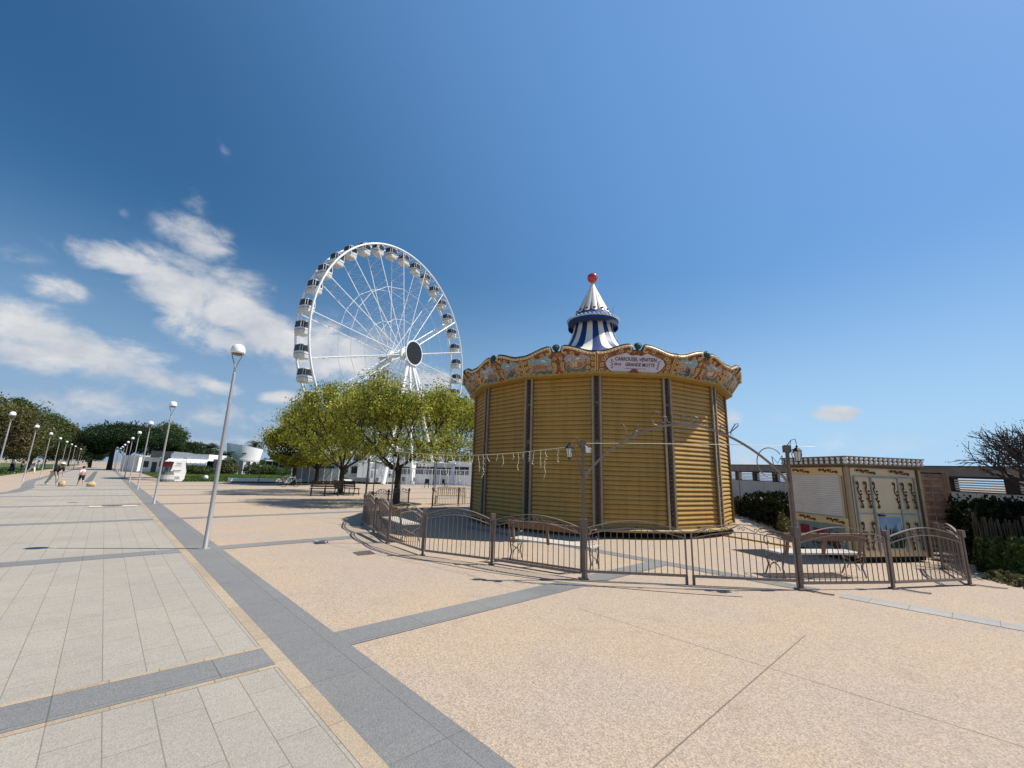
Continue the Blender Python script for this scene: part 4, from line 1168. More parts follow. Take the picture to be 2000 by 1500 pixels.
rf.box((BW / 2, BD / 2, BH + .10), (BW + .10, BD + .10, .13)); roof_ = rf.build('roof', mat('roof edge brown', (.24, .19, .14), .6, (5, .3)), booth)
mb = MB()
for z in (BH + .065, BH + .145):
    for k in range(17): mb.sphere((-.06 + (BW + .12) * k / 16, -.08, z), .042, 7, 5)
    for k in range(13): mb.sphere((-.08, -.06 + (BD + .12) * k / 12, z), .042, 7, 5)
mb.build('ball_trim', mat('ball trim white', (.72, .70, .66), .4), roof_)
# front: door in three upper panels
m_pipe = mat('blue grey frame', (.34, .38, .38), .5, (6, .25))
mb = MB()
for x in (.16, .62, 1.36, BW - .16): mb.box((x, -.018, 1.02), (.03, .02, 1.60 if .5 < x < 1.5 else 1.60))
for z in (1.82, 1.02): mb.box((BW / 2, -.02, z), (BW - .32, .02, .02))
mb.build('door_frame', m_pipe, booth)
door = MB(); door.box((.99, -.012, .98), (.68, .02, 1.62)); door = door.build('door', m_bcream, booth)
mb = MB(); mb.box((.99, -.03, .62), (.60, .012, .66)); mb.build('door_picture', None or mat('painted door sky', (.36, .45, .52), .5, (5, .35), c2=(.20, .33, .46)), door)
mb = MB(); rr = random.Random(3)
for k in range(48):
    x = .71 + .56 * rr.random(); l = rr.uniform(.22, .52); dx = rr.uniform(-.09, .09)
    mb.add([(x - .018, -.038, .30), (x + .018, -.038, .30), (x + dx * .5 + .024, -.040, .30 + l * .6), (x + dx, -.041, .30 + l), (x + dx * .5 - .010, -.039, .30 + l * .6)], [(0, 1, 2, 3, 4)])
mb.build('painted_reeds', mat('reed green', (.018, .055, .015), .6, (20, .4)), door)
mb = MB(); mb.bar((.70, -.05, .99), (.83, -.055, .985), .03, .03); mb.sphere((.69, -.04, .99), .028, 6, 4); mb.build('handle', m_black, door)
def vscroll(mb, o, ex, ez, flip, h, r=.014):
    o, ex, ez = Vector(o), Vector(ex), Vector(ez)
    def pt(a, b): return o + ex * a * flip + ez * b
    top = [pt(-.045 + .035 * (1 - k / 9 * .6) * math.cos(rad(0 + 45 * k)), h / 2 - .05 + .035 * (1 - k / 9 * .6) * math.sin(rad(45 * k))) for k in range(9)][::-1]
    body = [pt(-.01, h / 2 - .05), pt(-.015, h * .30), pt(-.045, h * .20), pt(-.03, h * .08), pt(.0, .0), pt(.03, -h * .08), pt(.0, -h * .20), pt(.03, -h * .30), pt(.05, -h / 2 + .08)]
    bot = [pt(.03 + .035 * (1 - k / 9 * .6) * math.cos(rad(60 - 45 * k)), -h / 2 + .045 + .035 * (1 - k / 9 * .6) * math.sin(rad(60 - 45 * k))) for k in range(9)]
    mb.tube(top + body + bot, r, 5)
    for a, b in ((.03, h * .13), (.035, h * .02), (-.02, -h * .14), (-.03, h * .25), (.05, -h * .22)): mb.sphere(pt(a, b), .022, 6, 4)
def PS(*a):
    q = MB(); vscroll(q, *a); q.build('scroll_paint', m_brn, booth)
for x, f in ((.26, 1), (.48, 1), (.70, 1), (1.27, 1), (1.52, 1), (1.76, 1)): PS((x, -.028, 1.42), (1, 0, 0), (0, 0, 1), f, .60)
for x, f in ((.27, 1), (.48, -1), (1.52, 1), (1.76, 1)): PS((x, -.028, .55), (1, 0, 0), (0, 0, 1), f, .62)
for x in (.50, 1.46): PS((x, -.028, 1.925), (0, 0, .7), (1, 0, 0), 1, .56, .012)
for y in (.42, 1.15): PS((-.026, y, 1.925), (0, 0, .7), (0, -1, 0), 1, .50, .012)
for y in (.38, 1.10): PS((-.026, y, .83), (0, 0, .7), (0, -1, 0), 1, .46, .012)
for y in (.62, .95): PS((-.026, y, .30), (0, 0, .7), (0, -1, 0), 1, .40, .012)
for z_, h_f in ((1.93, .22), (.83, .16)):
    mb = MB(); mb.box((-.012, BD / 2, z_), (.02, BD - .1, h_f)); mb.build('side_fascia', m_bcream2, booth)
# roller shutter of the side hatch
mb = MB(); vs = []; zz = .93
while zz < 1.80:
    for dz, dx in ((0, .0), (.008, -.010), (.04, -.012), (.048, 0)):
        for y in (.17, BD - .12): vs.append((-.016 + dx, y, zz + dz))
    zz += .05
mb.add(vs, [(2 * k, 2 * k + 1, 2 * k + 3, 2 * k + 2) for k in range(len(vs) // 2 - 1)])
hs_ = mb.build('hatch_shutter', mat('shutter white', (.68, .645, .59), .5, (3, .1)), booth)
mb = MB()
for y in (.145, BD - .095): mb.box((-.02, y, 1.37), (.03, .05, .90))
mb.box((-.022, BD / 2, .905), (.035, BD - .24, .03)); mb.build('hatch_frame', mat('hatch frame', (.52, .43, .28), .6), booth)
# painted lower side picture: theatre curtain, generic
mb = MB(); mb.box((-.014, BD / 2 + .02, .42), (.012, BD - .36, .62)); pic = mb.build('painted_panel', mat('panel teal', (.20, .32, .29), .6, (6, .3)), booth)
mb = MB()
mb.plate([(.50, .30), (.85, .40), (1.0, .62), (.70, .60), (.50, .55)], (-.026, 0, 0), (0, 1, 0), (0, 0, 1), (1, 0, 0), .004)
mb.plate([(1.08, .44), (1.32, .44), (1.32, .66), (1.08, .66)], (-.026, 0, 0), (0, 1, 0), (0, 0, 1), (1, 0, 0), .004)
mb.plate([(.36, .14), (.50, .14), (.48, .40), (.38, .60), (.30, .56)], (-.026, 0, 0), (0, 1, 0), (0, 0, 1), (1, 0, 0), .004)
mb.build('painted_curtain', mat('curtain red', (.30, .015, .02), .6, (9, .4)), pic)
mb = MB(); rr = random.Random(12)
for k in range(16):
    y, z = rr.uniform(.4, 1.25), rr.uniform(.2, .62); mb.tube([(-.031, y, z), (-.031, y + rr.uniform(-.07, .07), z + rr.uniform(-.02, .07)), (-.031, y + rr.uniform(-.09, .09), z + rr.uniform(-.06, .06))], .010, 4)
mb.build('painted_strokes', mat('stroke grey', (.12, .14, .14), .7), pic)
# brown lath screen beside the booth
sA, sB = Vector(AT(1797, 13.65)), Vector(G(1873, 1083)[:2]); 
sA = bB.xy + bx.xy * (BW + .12) + by_.xy * .62; sB = Vector(G(1872, 1088)[:2])
scr = empty('lath_screen', (sA.x, sA.y, 0), math.atan2((sB - sA).y, (sB - sA).x), 'brown wooden lath screen panel standing right of the booth', 'screen')
SL = (sB - sA).length; SH = HT((sB.x, sB.y), 1861, 920); print('SCREEN', SL, SH)
m_lath = mat('brown lath', (.50, .29, .195), .65, (5, .45)); m_frame = mat('lath frame', (.38, .24, .15), .6, (6, .3))
mb = MB(); nl = 22
for k in range(nl):
    z = .10 + (SH - .18) * (k + .5) / nl
    pts = 10; 
    for j in range(pts):
        x0 = .04 + (SL - .08) * j / pts; x1 = .04 + (SL - .08) * (j + 1) / pts
        y0, y1 = [.012 + .018 * math.sin(PI * (q / pts * 2.0) + (PI if k % 2 else 0)) for q in (j, j + 1)]
        mb.bar((x0, y0, z), (x1, y1, z), .008, (SH - .18) / nl * .95)
mb.build('laths', m_lath, scr)
mb = MB(); mb.box((SL / 2, .045, SH / 2), (SL - .06, .008, SH - .1)); mb.build('leak_block', mat('backing brown', (.06, .035, .025), .8), scr)  # added dark sheet that stops light leaking between the laths
mb = MB()
for x in (.02, SL - .02): mb.box((x, 0, SH / 2), (.045, .045, SH))
for z in (.07, SH - .02): mb.box((SL / 2, 0, z), (SL - .05, .04, .04))
for x in (SL * .36, SL * .70): mb.box((x, -.012, SH / 2), (.03, .012, SH - .15))
mb.build('frame', m_frame, scr)
mb = MB(); mb.box((SL + .04, 0, SH / 2 - .02), (.07, .07, SH)); mb.build('post', m_frame, scr)
# grey things leaning at the screen foot: stack of folded panels
fl = empty('folded_panels', tuple(G(1850, 1092)), rad(30), 'grey folded metal panels lying at the foot of the lath screen', 'panels')
mb = MB(); mb.box((-.2, -.1, .06), (.8, .4, .04)); mb.build('panel', mat('panel grey', (.45, .44, .43), .5, (3, .2)), fl)
mb = MB(); mb.box((-.12, -.05, .14), (.7, .35, .03), .12); mb.build('panel', mat('panel grey', (.45, .44, .43), .5), fl)
mb = MB(); mb.box((-.3, .1, .12), (.12, .12, .24)); mb.build('foot', m_black, fl)

# ------------------------------------------------------------------ drain covers and bits on the paving
def flat_thing(name, poly, z, th, m, label, cat, parts=None):
    c = Vector((sum(p[0] for p in poly) / len(poly), sum(p[1] for p in poly) / len(poly), 0))
    r = empty(name, c, 0, label, cat)
    mb = MB(); mb.prism([(p[0] - c.x, p[1] - c.y) for p in poly], z - .002, z + th); mb.build('cover', m, r)
    return r, c
m_castg = mat('cast iron cover', (.14, .10, .08), .7, (30, .4))
q = [G(689, 1079)[:2], G(722, 1075)[:2], G(733, 1082)[:2], G(700, 1085)[:2]]
r_, c = flat_thing('drain_cover', q, .0, .006, m_castg, 'square rusty drain cover in the paving left of the fence', 'drain cover')
mb = MB(); 
for k in range(5): mb.box((-.1 + .05 * k, -.0, .009), (.012, .28, .004), .3)
mb.build('ribs', m_castg, r_)
mc = G(219, 988.5)
r_ = empty('manhole_cover', (mc[0], mc[1], 0), PA, 'round dark manhole cover set in a pale slab row', 'manhole cover')
mb = MB(); mb.lathe([(.30, .012), (.30, .02), (.27, .022), (0, .022)], 24); mb.build('cover', m_castg, r_)
q = [G(612, 1058)[:2], G(632, 1057)[:2], G(640, 1061)[:2], G(618, 1063)[:2]]
r_, c = flat_thing('junction_plate', q, .0, .02, mat('dark plate', (.05, .05, .055), .5), 'small dark metal plate on the paving by the granite band', 'plate')
mb = MB(); mb.prism([(-.1, -.14), (.16, -.12), (.18, -.02), (-.08, -.04)], .02, .05); mb.build('lid', mat('panel grey', (.45, .44, .43), .5), r_)
# yellow stones on the promenade
m_stone = mat('yellow rock', (.55, .42, .22), .85, (4, .3), bump=(6, .8))
for i, (px, py, s, lb) in enumerate(((120, 950, (1.0, .8, .75), 'pale yellow boulder beside the stooping walker'), (177, 950.5, (1.15, .85, .70), 'pale yellow boulder beside the child'))):
    g = G(px, py); me = bmesh.new(); bmesh.ops.create_icosphere(me, subdivisions=3, radius=.50)
    rr = random.Random(i + 3); 
    for v in me.verts:
        n = Vector(v.co).normalized(); k = 1 + .10 * math.sin(n.x * 4 + i) * math.cos(n.y * 5) + .05 * math.sin(n.z * 9 + i)
        v.co = Vector((n.x * s[0], n.y * s[1], n.z * s[2])) * .21 * k; v.co.z = max(v.co.z * 1.35, -.14) + .14
    M_ = bpy.data.meshes.new('boulder'); me.to_mesh(M_); me.free(); M_.materials.append(m_stone)
    for p in M_.polygons: p.use_smooth = True
    o = bpy.data.objects.new('boulder', M_); COL.objects.link(o); o.location = (g[0], g[1], 0); o.rotation_euler = (0, 0, i * .7); tag(o, lb, 'boulder', 'boulders on the promenade')

# ------------------------------------------------------------------ people
m_skin = mat('skin', (.45, .27, .19), .6)
def skinmesh(name, V, E, Rr, m, parent, sub=1, root=0):
    me = bpy.data.meshes.new('tmp'); me.from_pydata(V, E, []); o = bpy.data.objects.new('tmp', me); COL.objects.link(o)
    sk = o.modifiers.new('s', 'SKIN'); ss = o.modifiers.new('u', 'SUBSURF'); ss.levels = sub; ss.render_levels = sub
    for i, r in enumerate(Rr): me.skin_vertices[0].data[i].radius = (r, r) if not isinstance(r, tuple) else r
    me.skin_vertices[0].data[root].use_root = True
    dg = bpy.context.evaluated_depsgraph_get(); dg.update()
    m2 = bpy.data.meshes.new_from_object(o.evaluated_get(dg)); bpy.data.objects.remove(o)
    m2.name = name; m2.materials.clear(); m2.materials.append(m)
    for p in m2.polygons: p.use_smooth = True
    ob = bpy.data.objects.new(name, m2); COL.objects.link(ob); ob.parent = parent
    return ob
def person(loc, rz, h, J, shirt, trousers, shoes, hair, label, cap=None, shorts=False, group=None):
    """J: joint positions for a 1 m tall figure facing +x: pelvis, chest, neck, head, elbows, wrists, knees, ankles"""
    r = empty('person', loc, rz, label, 'person', group)
    S_ = lambda p: tuple(q * h for q in p)
    hipw, shw = .055, .105
    pel, che, nek, hed = J['pelvis'], J['chest'], J['neck'], J['head']
    V = [pel, che, nek, hed]; E_ = [(0, 1), (1, 2), (2, 3)]; Rr = [.075, .085, .035, .055]
    for s, k in ((1, 'l'), (-1, 'r')):
        b = len(V); sh = (nek[0], s * shw, nek[2] - .035); V += [sh, J['e' + k], J['w' + k], tuple(J['w' + k][i] + (J['w' + k][i] - J['e' + k][i]) * .38 for i in range(3))]
        E_ += [(1, b), (b, b + 1), (b + 1, b + 2), (b + 2, b + 3)]; Rr += [.036, .026, .018, .016]
        b = len(V); hp = (pel[0], s * hipw, pel[2] - .02); V += [hp, J['k' + k], J['a' + k], (J['a' + k][0] + .07, J['a' + k][1], .018)]
        E_ += [(0, b), (b, b + 1), (b + 1, b + 2), (b + 2, b + 3)]; Rr += [.055, .038, .024, .018]
    skinmesh('body', [S_(v) for v in V], E_, [q * h for q in Rr], m_skin, r)
    V = [pel, che, (nek[0], 0, nek[2] - .02)]; E_ = [(0, 1), (1, 2)]; Rr = [.088, .10, .06]
    for s, k in ((1, 'l'), (-1, 'r')):
        b = len(V); V += [(nek[0], s * shw, nek[2] - .035), J['e' + k]]; E_ += [(1, b), (b, b + 1)]; Rr += [.046, .036]
    skinmesh('shirt', [S_(v) for v in V], E_, [q * h for q in Rr], shirt, r, root=1)
    V = [(pel[0], 0, pel[2] + .02)]; E_ = []; Rr = [.086]
    for s, k in ((1, 'l'), (-1, 'r')):
        b = len(V); V += [(pel[0], s * hipw, pel[2] - .02), J['k' + k]]; E_ += [(0, b), (b, b + 1)]; Rr += [.066, .050]
        if not shorts: V.append(J['a' + k]); E_.append((b + 1, b + 2)); Rr.append(.036)
    skinmesh('trousers', [S_(v) for v in V], E_, [q * h for q in Rr], trousers, r)
    mb = MB()
    for k in 'lr':
        a = J['a' + k]; mb.sphere(S_((a[0] + .035, a[1], a[2] - .022)), .034 * h, 8, 5, (1.9, .95, .8))
    mb.build('shoes', shoes, r, smooth=True)
    mb = MB(); mb.sphere(S_((hed[0] - .008, 0, hed[2] + .02)), .062 * h, 10, 7); mb.build('hair', hair, r, smooth=True)
    mb = MB(); mb.sphere(S_((hed[0] + .062, 0, hed[2] - .005)), .011 * h, 6, 4); mb.build('nose', m_skin, r)
    if cap:
        mb = MB(); mb.lathe([(.066 * h, 0), (.068 * h, .02 * h), (.05 * h, .05 * h), (0, .062 * h)], 12, S_((hed[0], 0, hed[2] + .03))); mb.box(S_((hed[0] + .075, 0, hed[2] + .034)), (.07 * h, .09 * h, .01 * h)); mb.build('cap', cap, r, smooth=True)
    return r
STAND = dict(pelvis=(0, 0, .52), chest=(.005, 0, .70), neck=(.01, 0, .83), head=(.02, 0, .93), el=(-.02, .14, .66), wl=(.03, .15, .52), er=(-.01, -.14, .66), wr=(.04, -.15, .52), kl=(.02, .06, .28), al=(.0, .06, .045), kr=(.0, -.06, .28), ar=(-.02, -.06, .045))
BEND = dict(pelvis=(-.08, 0, .50), chest=(.05, 0, .64), neck=(.15, 0, .72), head=(.22, 0, .79), el=(.16, .12, .52), wl=(.20, .10, .38), er=(.14, -.13, .52), wr=(.19, -.12, .38), kl=(.02, .06, .27), al=(.04, .06, .045), kr=(-.16, -.06, .26), ar=(-.31, -.06, .07))
WALK = dict(STAND); WALK.update(kl=(.08, .06, .29), al=(.10, .06, .05), kr=(-.03, -.06, .27), ar=(-.16, -.06, .06), el=(-.08, .14, .66), wl=(-.04, .15, .53), er=(.05, -.14, .66), wr=(.14, -.14, .56))
m_wht = mat('white cloth', (.72, .70, .68), .8); m_blk = mat('black cloth', (.015, .014, .016), .85); m_beige = mat('beige cloth', (.50, .45, .36), .85); m_hair = mat('dark hair', (.03, .02, .015), .7)
m_pink = mat('pale pink cloth', (.62, .48, .50), .8); m_bluc = mat('light blue cloth', (.25, .38, .62), .8); m_navy = mat('navy cloth', (.02, .025, .06), .85)
g = G(104, 947.5); person((g[0], g[1], 0), rad(-8), 1.70, BEND, m_blk, m_beige, m_wht, m_hair, 'person stooping forward in white cap, black top and beige trousers', cap=m_wht)
g = G(156, 949); person((g[0], g[1], 0), rad(160), 1.30, WALK, m_pink, m_blk, m_wht, m_hair, 'child in pale top and black shorts standing between two boulders', shorts=True)
g = AT(26, 78); person((g[0], g[1], 0), rad(20), 1.85, WALK, m_wht, m_navy, m_wht, m_hair, 'person in white top on the lawn under the dark trees', group='people far off on the lawn')
g = AT(45, 80); person((g[0], g[1], 0), rad(40), 1.75, STAND, m_blk, m_navy, m_blk, m_hair, 'person in dark clothes between two others on the lawn', group='people far off on the lawn')
g = AT(68, 77); person((g[0], g[1], 0), rad(10), 1.80, BEND, m_bluc, m_wht, m_wht, m_hair, 'person in light blue shirt and white trousers on the lawn', group='people far off on the lawn')

# ------------------------------------------------------------------ trees
m_bark = mat('dark bark', (.055, .042, .032), .9, (6, .4), bump=(14, .8))
m_bark2 = mat('grey bark', (.10, .08, .065), .9, (6, .4), bump=(14, .8))
def limbs(seed, base_r, trunk_h, crown, levels=4, forks=(4, 3, 3, 3), spread=.9, up=.35):
    """recursive skeleton; crown=(rx,ry,rz,cz) keeps tips inside an ellipsoid; returns (MB, tips)"""
    rr = random.Random(seed); mb = MB(); tips = []
    rx, ry, rz, cz = crown
    lean = Vector((rr.uniform(-.06, .06), rr.uniform(-.06, .06), 1))
    tp = [Vector((0, 0, 0)), lean * trunk_h * .5, lean * trunk_h + Vector((0, 0, 0))]
    mb.tube([tp[0] + Vector((0, 0, -.05)), Vector((0, 0, .12)), tp[1], tp[2]], [base_r * 1.5, base_r * 1.08, base_r * .9, base_r * .8], 9)
    def grow(p, d, L, r, lv):
        n = 3; pts = [p]; dd = Vector(d)
        for k in range(n):
            dd = (dd + Vector((rr.uniform(-.22, .22), rr.uniform(-.22, .22), rr.uniform(-.05, .22) + up * .2))).normalized()
            q = pts[-1] + dd * (L / n)
            e = ((q.x / rx) ** 2 + (q.y / ry) ** 2 + ((q.z - cz) / rz) ** 2)
            if e > 1.12: 
                q = pts[-1] + (dd * .35 + Vector((0, 0, .35 if q.z < cz + rz else -.2))) * (L / n) * .6
            pts.append(q)
        mb.tube(pts, [r, r * .85, r * .7, r * .55], 5 if lv > 1 else 3, cap=False)
        if lv >= levels: tips.append(pts[-1]); tips.append(pts[-2]); return
        if lv >= levels - 1: tips.append(pts[-1]); tips.append(pts[2])
        f = forks[min(lv, len(forks) - 1)]
        for k in range(f):
            a = 2 * PI * (k + rr.uniform(-.3, .3)) / f; s = spread * rr.uniform(.6, 1.1)
            o1 = dd.orthogonal().normalized(); o2 = dd.cross(o1)
            nd = (dd + (o1 * math.cos(a) + o2 * math.sin(a)) * s + Vector((0, 0, up * .4))).normalized()
            grow(pts[-1] if k else pts[-1], nd, L * rr.uniform(.62, .84), r * .58, lv + 1)
    f0 = forks[0] + 1
    for k in range(f0):
        a = 2 * PI * (k + rr.uniform(-.25, .25)) / f0
        d = Vector((math.cos(a) * rx / max(rx, ry), math.sin(a) * ry / max(rx, ry), rr.uniform(.30, .75)))
        grow(tp[2] - Vector((0, 0, rr.uniform(0, .25))), d.normalized(), max(rx, rz) * .50, base_r * .52, 1)
    grow(tp[2], Vector((0, 0, 1)), rz * .6, base_r * .5, 1)
    return mb, tips
def crown_pts(rg, tips, per, jit):
    T = np.array([tuple(t) for t in tips]); P = np.repeat(T, per, 0)
    return P + rg.normal(size=P.shape) * jit
def fork_tree(name, loc, seed, trunk_h, crown, base_r, nleaf, leaf, lm, bark, label, cat='tree', group=None, spikes=0, rz=0.0, fill=.35, squash=.7, forks=(4, 3, 3, 3), levels=4):
    rg = np.random.default_rng(seed)
    r = empty(name, loc, rz, label, cat, group)
    mb, tips = limbs(seed, base_r, trunk_h, crown, levels=levels, forks=forks)
    rr = random.Random(seed + 9); rx, ry, rz_, cz = crown
    if spikes:                                   # upright young shoots along the top
        base = [t for t in tips if t.z > cz - rz_ * .1]
        for t in rr.sample(base, min(spikes, len(base))):
            L = rr.uniform(.35, 1.0); d = Vector((rr.uniform(-.25, .25) + t.x / rx * .25, rr.uniform(-.25, .25), 1)).normalized()
            mb.tube([t, t + d * L], [.018, .006], 3, cap=False)
            for q in range(5): tips.append(t + d * L * (q + 1) / 5)
    mb.build('trunk', bark, r, smooth=True)
    n1_ = int(nleaf * (1 - fill)); per = max(1, n1_ // len(tips))
    P = crown_pts(rg, tips, per, leaf * 2.0 * np.array([1, 1, squash]))
    if fill > 0:
        n2_ = int(nleaf * fill); Q = rg.normal(size=(n2_ * 2, 3)); Q /= np.linalg.norm(Q, axis=1)[:, None]
        Q *= (rg.uniform(.45, 1.0, (n2_ * 2, 1))) ** (1 / 2.2); Q = Q * [rx, ry, rz_] * .93 + [0, 0, cz]
        # clump: keep fill leaves only where a lumpy field is positive
        f = np.sin(Q[:, 0] * 2.1 + seed) * np.sin(Q[:, 1] * 2.3 + seed * 2) + np.sin(Q[:, 2] * 2.9 + seed) * .8
        P = np.vstack([P, Q[f > -.15][:n2_]])
    P = P[P[:, 2] > trunk_h * .82]
    Nn = rg.normal(size=P.shape) + [0, 0, .5]; Nn /= np.linalg.norm(Nn, axis=1)[:, None]
    quads('crown', P, Nn, rg.uniform(leaf * .6, leaf * 1.35, len(P)), lm, r, asp=.62, rng=rg)
    return r
L_spring = leafmat('spring leaves', (.42, .42, .055), (.075, .10, .016), 1.5, .62, .40)
# plane trees on the square
TR = [  # px base, py base, crown half width, crown half height, top py (for scale), seed
    (664, 964, 4.8, 2.7, 752, 11, 'plane tree with the thickest visible trunk, dark bench at its foot'),
    (773, 984, 5.6, 2.7, 776, 12, 'plane tree behind the tall fence post with lantern'),
    (617, 946, 3.2, 2.6, 800, 13, 'plane tree with slim leaning trunk behind the dark benches'),
    (573, 947, 2.3, 2.7, 826, 14, 'leftmost plane tree of the square with bicycles at its foot'),
    (844, 942, 5.0, 3.3, 775, 15, 'plane tree with slim trunk before the white kiosks'),
    (886, 942, 4.6, 3.2, 792, 16, 'rightmost plane tree, its crown beside the carousel edge')]
for (px, py, rw, rh, ty, sd, lb) in TR:
    g = G(px, py); dist = math.hypot(g[0], g[1])
    top = HT(g, px, ty) * 1.03; bot = HT(g, px, 914)
    print('TREE', px, round(dist, 1), round(top, 2), round(bot, 2))
    cz = (top + bot) / 2; rzz = (top - bot) / 2
    fork_tree('plane_tree', (g[0], g[1], 0), sd, bot * 1.02, (rw * dist / 35, rw * dist / 35, rzz * 1.08, cz), .15 + .001 * dist, 26000 if px != 773 else 34000, .155 * max(dist, 26) / 34, L_spring, m_bark, lb, group='plane trees on the square', spikes=170, fill=.38)
# soil patches round the trunks
mb = MB()
for (px, py, rw, rh, ty, sd, lb) in TR:
    g = G(px, py); mb.lathe([(0, .012), (1.3, .012)], 18, (g[0], g[1], 0))
o = mb.build('tree_pits', m_grass_g); tag(o, kind='structure')

# dense trees left of the promenade
L_olive = leafmat('olive brown leaves', (.115, .125, .040), (.085, .072, .032), .35, .32, .25)
L_deep = leafmat('deep green leaves', (.070, .105, .030), (.045, .065, .022), .35, .40, .2)
L_pine = leafmat('pine needles', (.030, .058, .022), (.014, .028, .011), .9, .25, .1)
def blob_tree(name, loc, seed, R3, cz, th, tr, n, leaf, lm, bark, label, group=None, nb=16, flat=False):
    """crown of several leafy lumps round a limbed trunk"""
    rg = np.random.default_rng(seed); rr = random.Random(seed)
    r = empty(name, loc, 0, label, 'tree', group)
    mb, tips = limbs(seed, tr, th, (R3[0], R3[1], R3[2], cz), levels=3, forks=(4, 3, 3))
    mb.build('trunk', bark, r, smooth=True)
    Ps = []
    for k in range(nb):
        d = rg.normal(size=3); d /= np.linalg.norm(d)
        if flat: d[2] = abs(d[2]) * .8
        elif d[2] < -.5: d[2] *= -.5
        c = d * np.array(R3) * .70; rad_ = rg.uniform(.26, .46) * np.array(R3) * np.array([1, 1, 1.1 if not flat else .8])
        m_ = n // nb; q = rg.normal(size=(m_, 3)); q /= np.linalg.norm(q, axis=1)[:, None]; q *= rg.uniform(.55, 1.08, (m_, 1)); q *= 1 + .18 * np.sin(q[:, :1] * 9 + k) 
        Ps.append(q * rad_ + c)
    P = np.vstack(Ps) + [0, 0, cz]; P = P[P[:, 2] > .2]
    Nn = rg.normal(size=P.shape) + [0, 0, .4]; Nn /= np.linalg.norm(Nn, axis=1)[:, None]
    quads('crown', P, Nn, rg.uniform(leaf * .55, leaf * 1.4, len(P)), lm, r, asp=.6, rng=rg)
    return r
LT = [  # px, dist, top py, half width, material, label
    (-60, 70, 760, 4.6, L_olive, 'tall olive brown tree cut by the left picture edge'),
    (-12, 75, 764, 3.8, L_deep, 'tall green tree right above the leftmost lamp'),
    (26, 84, 781, 3.4, L_olive, 'brownish tree just right of the leftmost tall tree'),
    (58, 98, 800, 3.4, L_deep, 'green tree behind the second lamp of the left row'),
    (86, 115, 812, 3.6, L_olive, 'bushy brown tree behind the third lamp of the left row'),
    (110, 140, 822, 3.8, L_olive, 'olive tree behind the fourth and fifth left lamps'),
    (133, 175, 833, 4.4, L_olive, 'olive tree left of the broad dark pine'),
    (152, 215, 845, 4.8, L_olive, 'small looking pale tree at the end of the left lamp row'),
    (172, 270, 862, 5.4, L_olive, 'farthest low tree beside the dark pine trunk')]
for i, (px, d, ty, hw, lm, lb) in enumerate(LT):
    p = AT(px, d); H_ = HT(p, px, ty)
    blob_tree('broadleaf_tree', (p[0], p[1], 0), 50 + i, (hw, hw, H_ * .46), H_ * .50, H_ * .20, .22, 26000, .12 + .0020 * d, lm, m_bark2, lb, 'trees left of the promenade', nb=20)
p = AT(248, 118); H_ = HT(p, 248, 822)
blob_tree('umbrella_pine', (AT(215, 118)[0], AT(215, 118)[1], 0), 71, (5, 5, 3.0), H_ * .5, H_ * .62, .42, 6000, .5, L_pine, m_bark, 'wide dark pine trunk and lower boughs at the promenade end', nb=8)
blob_tree('umbrella_pine', (p[0], p[1], 0), 72, (8.0, 8.5, H_ * .40), H_ * .60, H_ * .42, .55, 70000, .27, L_pine, m_bark, 'broad dark green umbrella pine filling the end of the promenade', nb=46, flat=True)
p = AT(312, 135); H_ = HT(p, 312, 824)
blob_tree('umbrella_pine', (p[0], p[1], 0), 73, (4.8, 5, H_ * .42), H_ * .56, H_ * .3, .45, 22000, .36, L_deep, m_bark, 'dark pine with a lighter top right of the broad pine', nb=24)
for i, (px, d, ty, hw, lm, lb) in enumerate(((345, 140, 850, 5, L_pine, 'dark pine behind the grey roofed restaurant'), (374, 140, 862, 5, L_pine, 'low dark pine behind the white roofed restaurant'), (405, 150, 874, 5, L_deep, 'low dark tree left of the round white building'), (176, 150, 852, 4, L_pine, 'dark pine at the left flank of the broad pine'))):
    p = AT(px, d); H_ = HT(p, px, ty)
    blob_tree('pine_tree', (p[0], p[1], 0), 80 + i, (hw, hw, H_ * .46), H_ * .50, H_ * .25, .35, 16000, .36, lm, m_bark, lb, 'pines behind the restaurant', nb=18)
# far tree belt behind the square, reads as one mass
rg = np.random.default_rng(4); P = []
for k in range(60):
    px = rg.uniform(480, 960); p = AT(px, rg.uniform(120, 150)); H_ = rg.uniform(2.2, 4.2)
    q = rg.normal(size=(260, 3)); q /= np.linalg.norm(q, axis=1)[:, None]; P.append(q * [3.5, 3.5, H_ * .5] * rg.uniform(.6, 1, (260, 1)) + [p[0], p[1], H_ * .5])
P = np.vstack(P); Nn = rg.normal(size=P.shape) + [0, 0, .4]; Nn /= np.linalg.norm(Nn, axis=1)[:, None]
o = quads('hedge', P, Nn, rg.uniform(.3, .8, len(P)), L_deep, rng=rg); tag(o, 'dark green far hedge behind the square', 'hedge', kind='stuff')
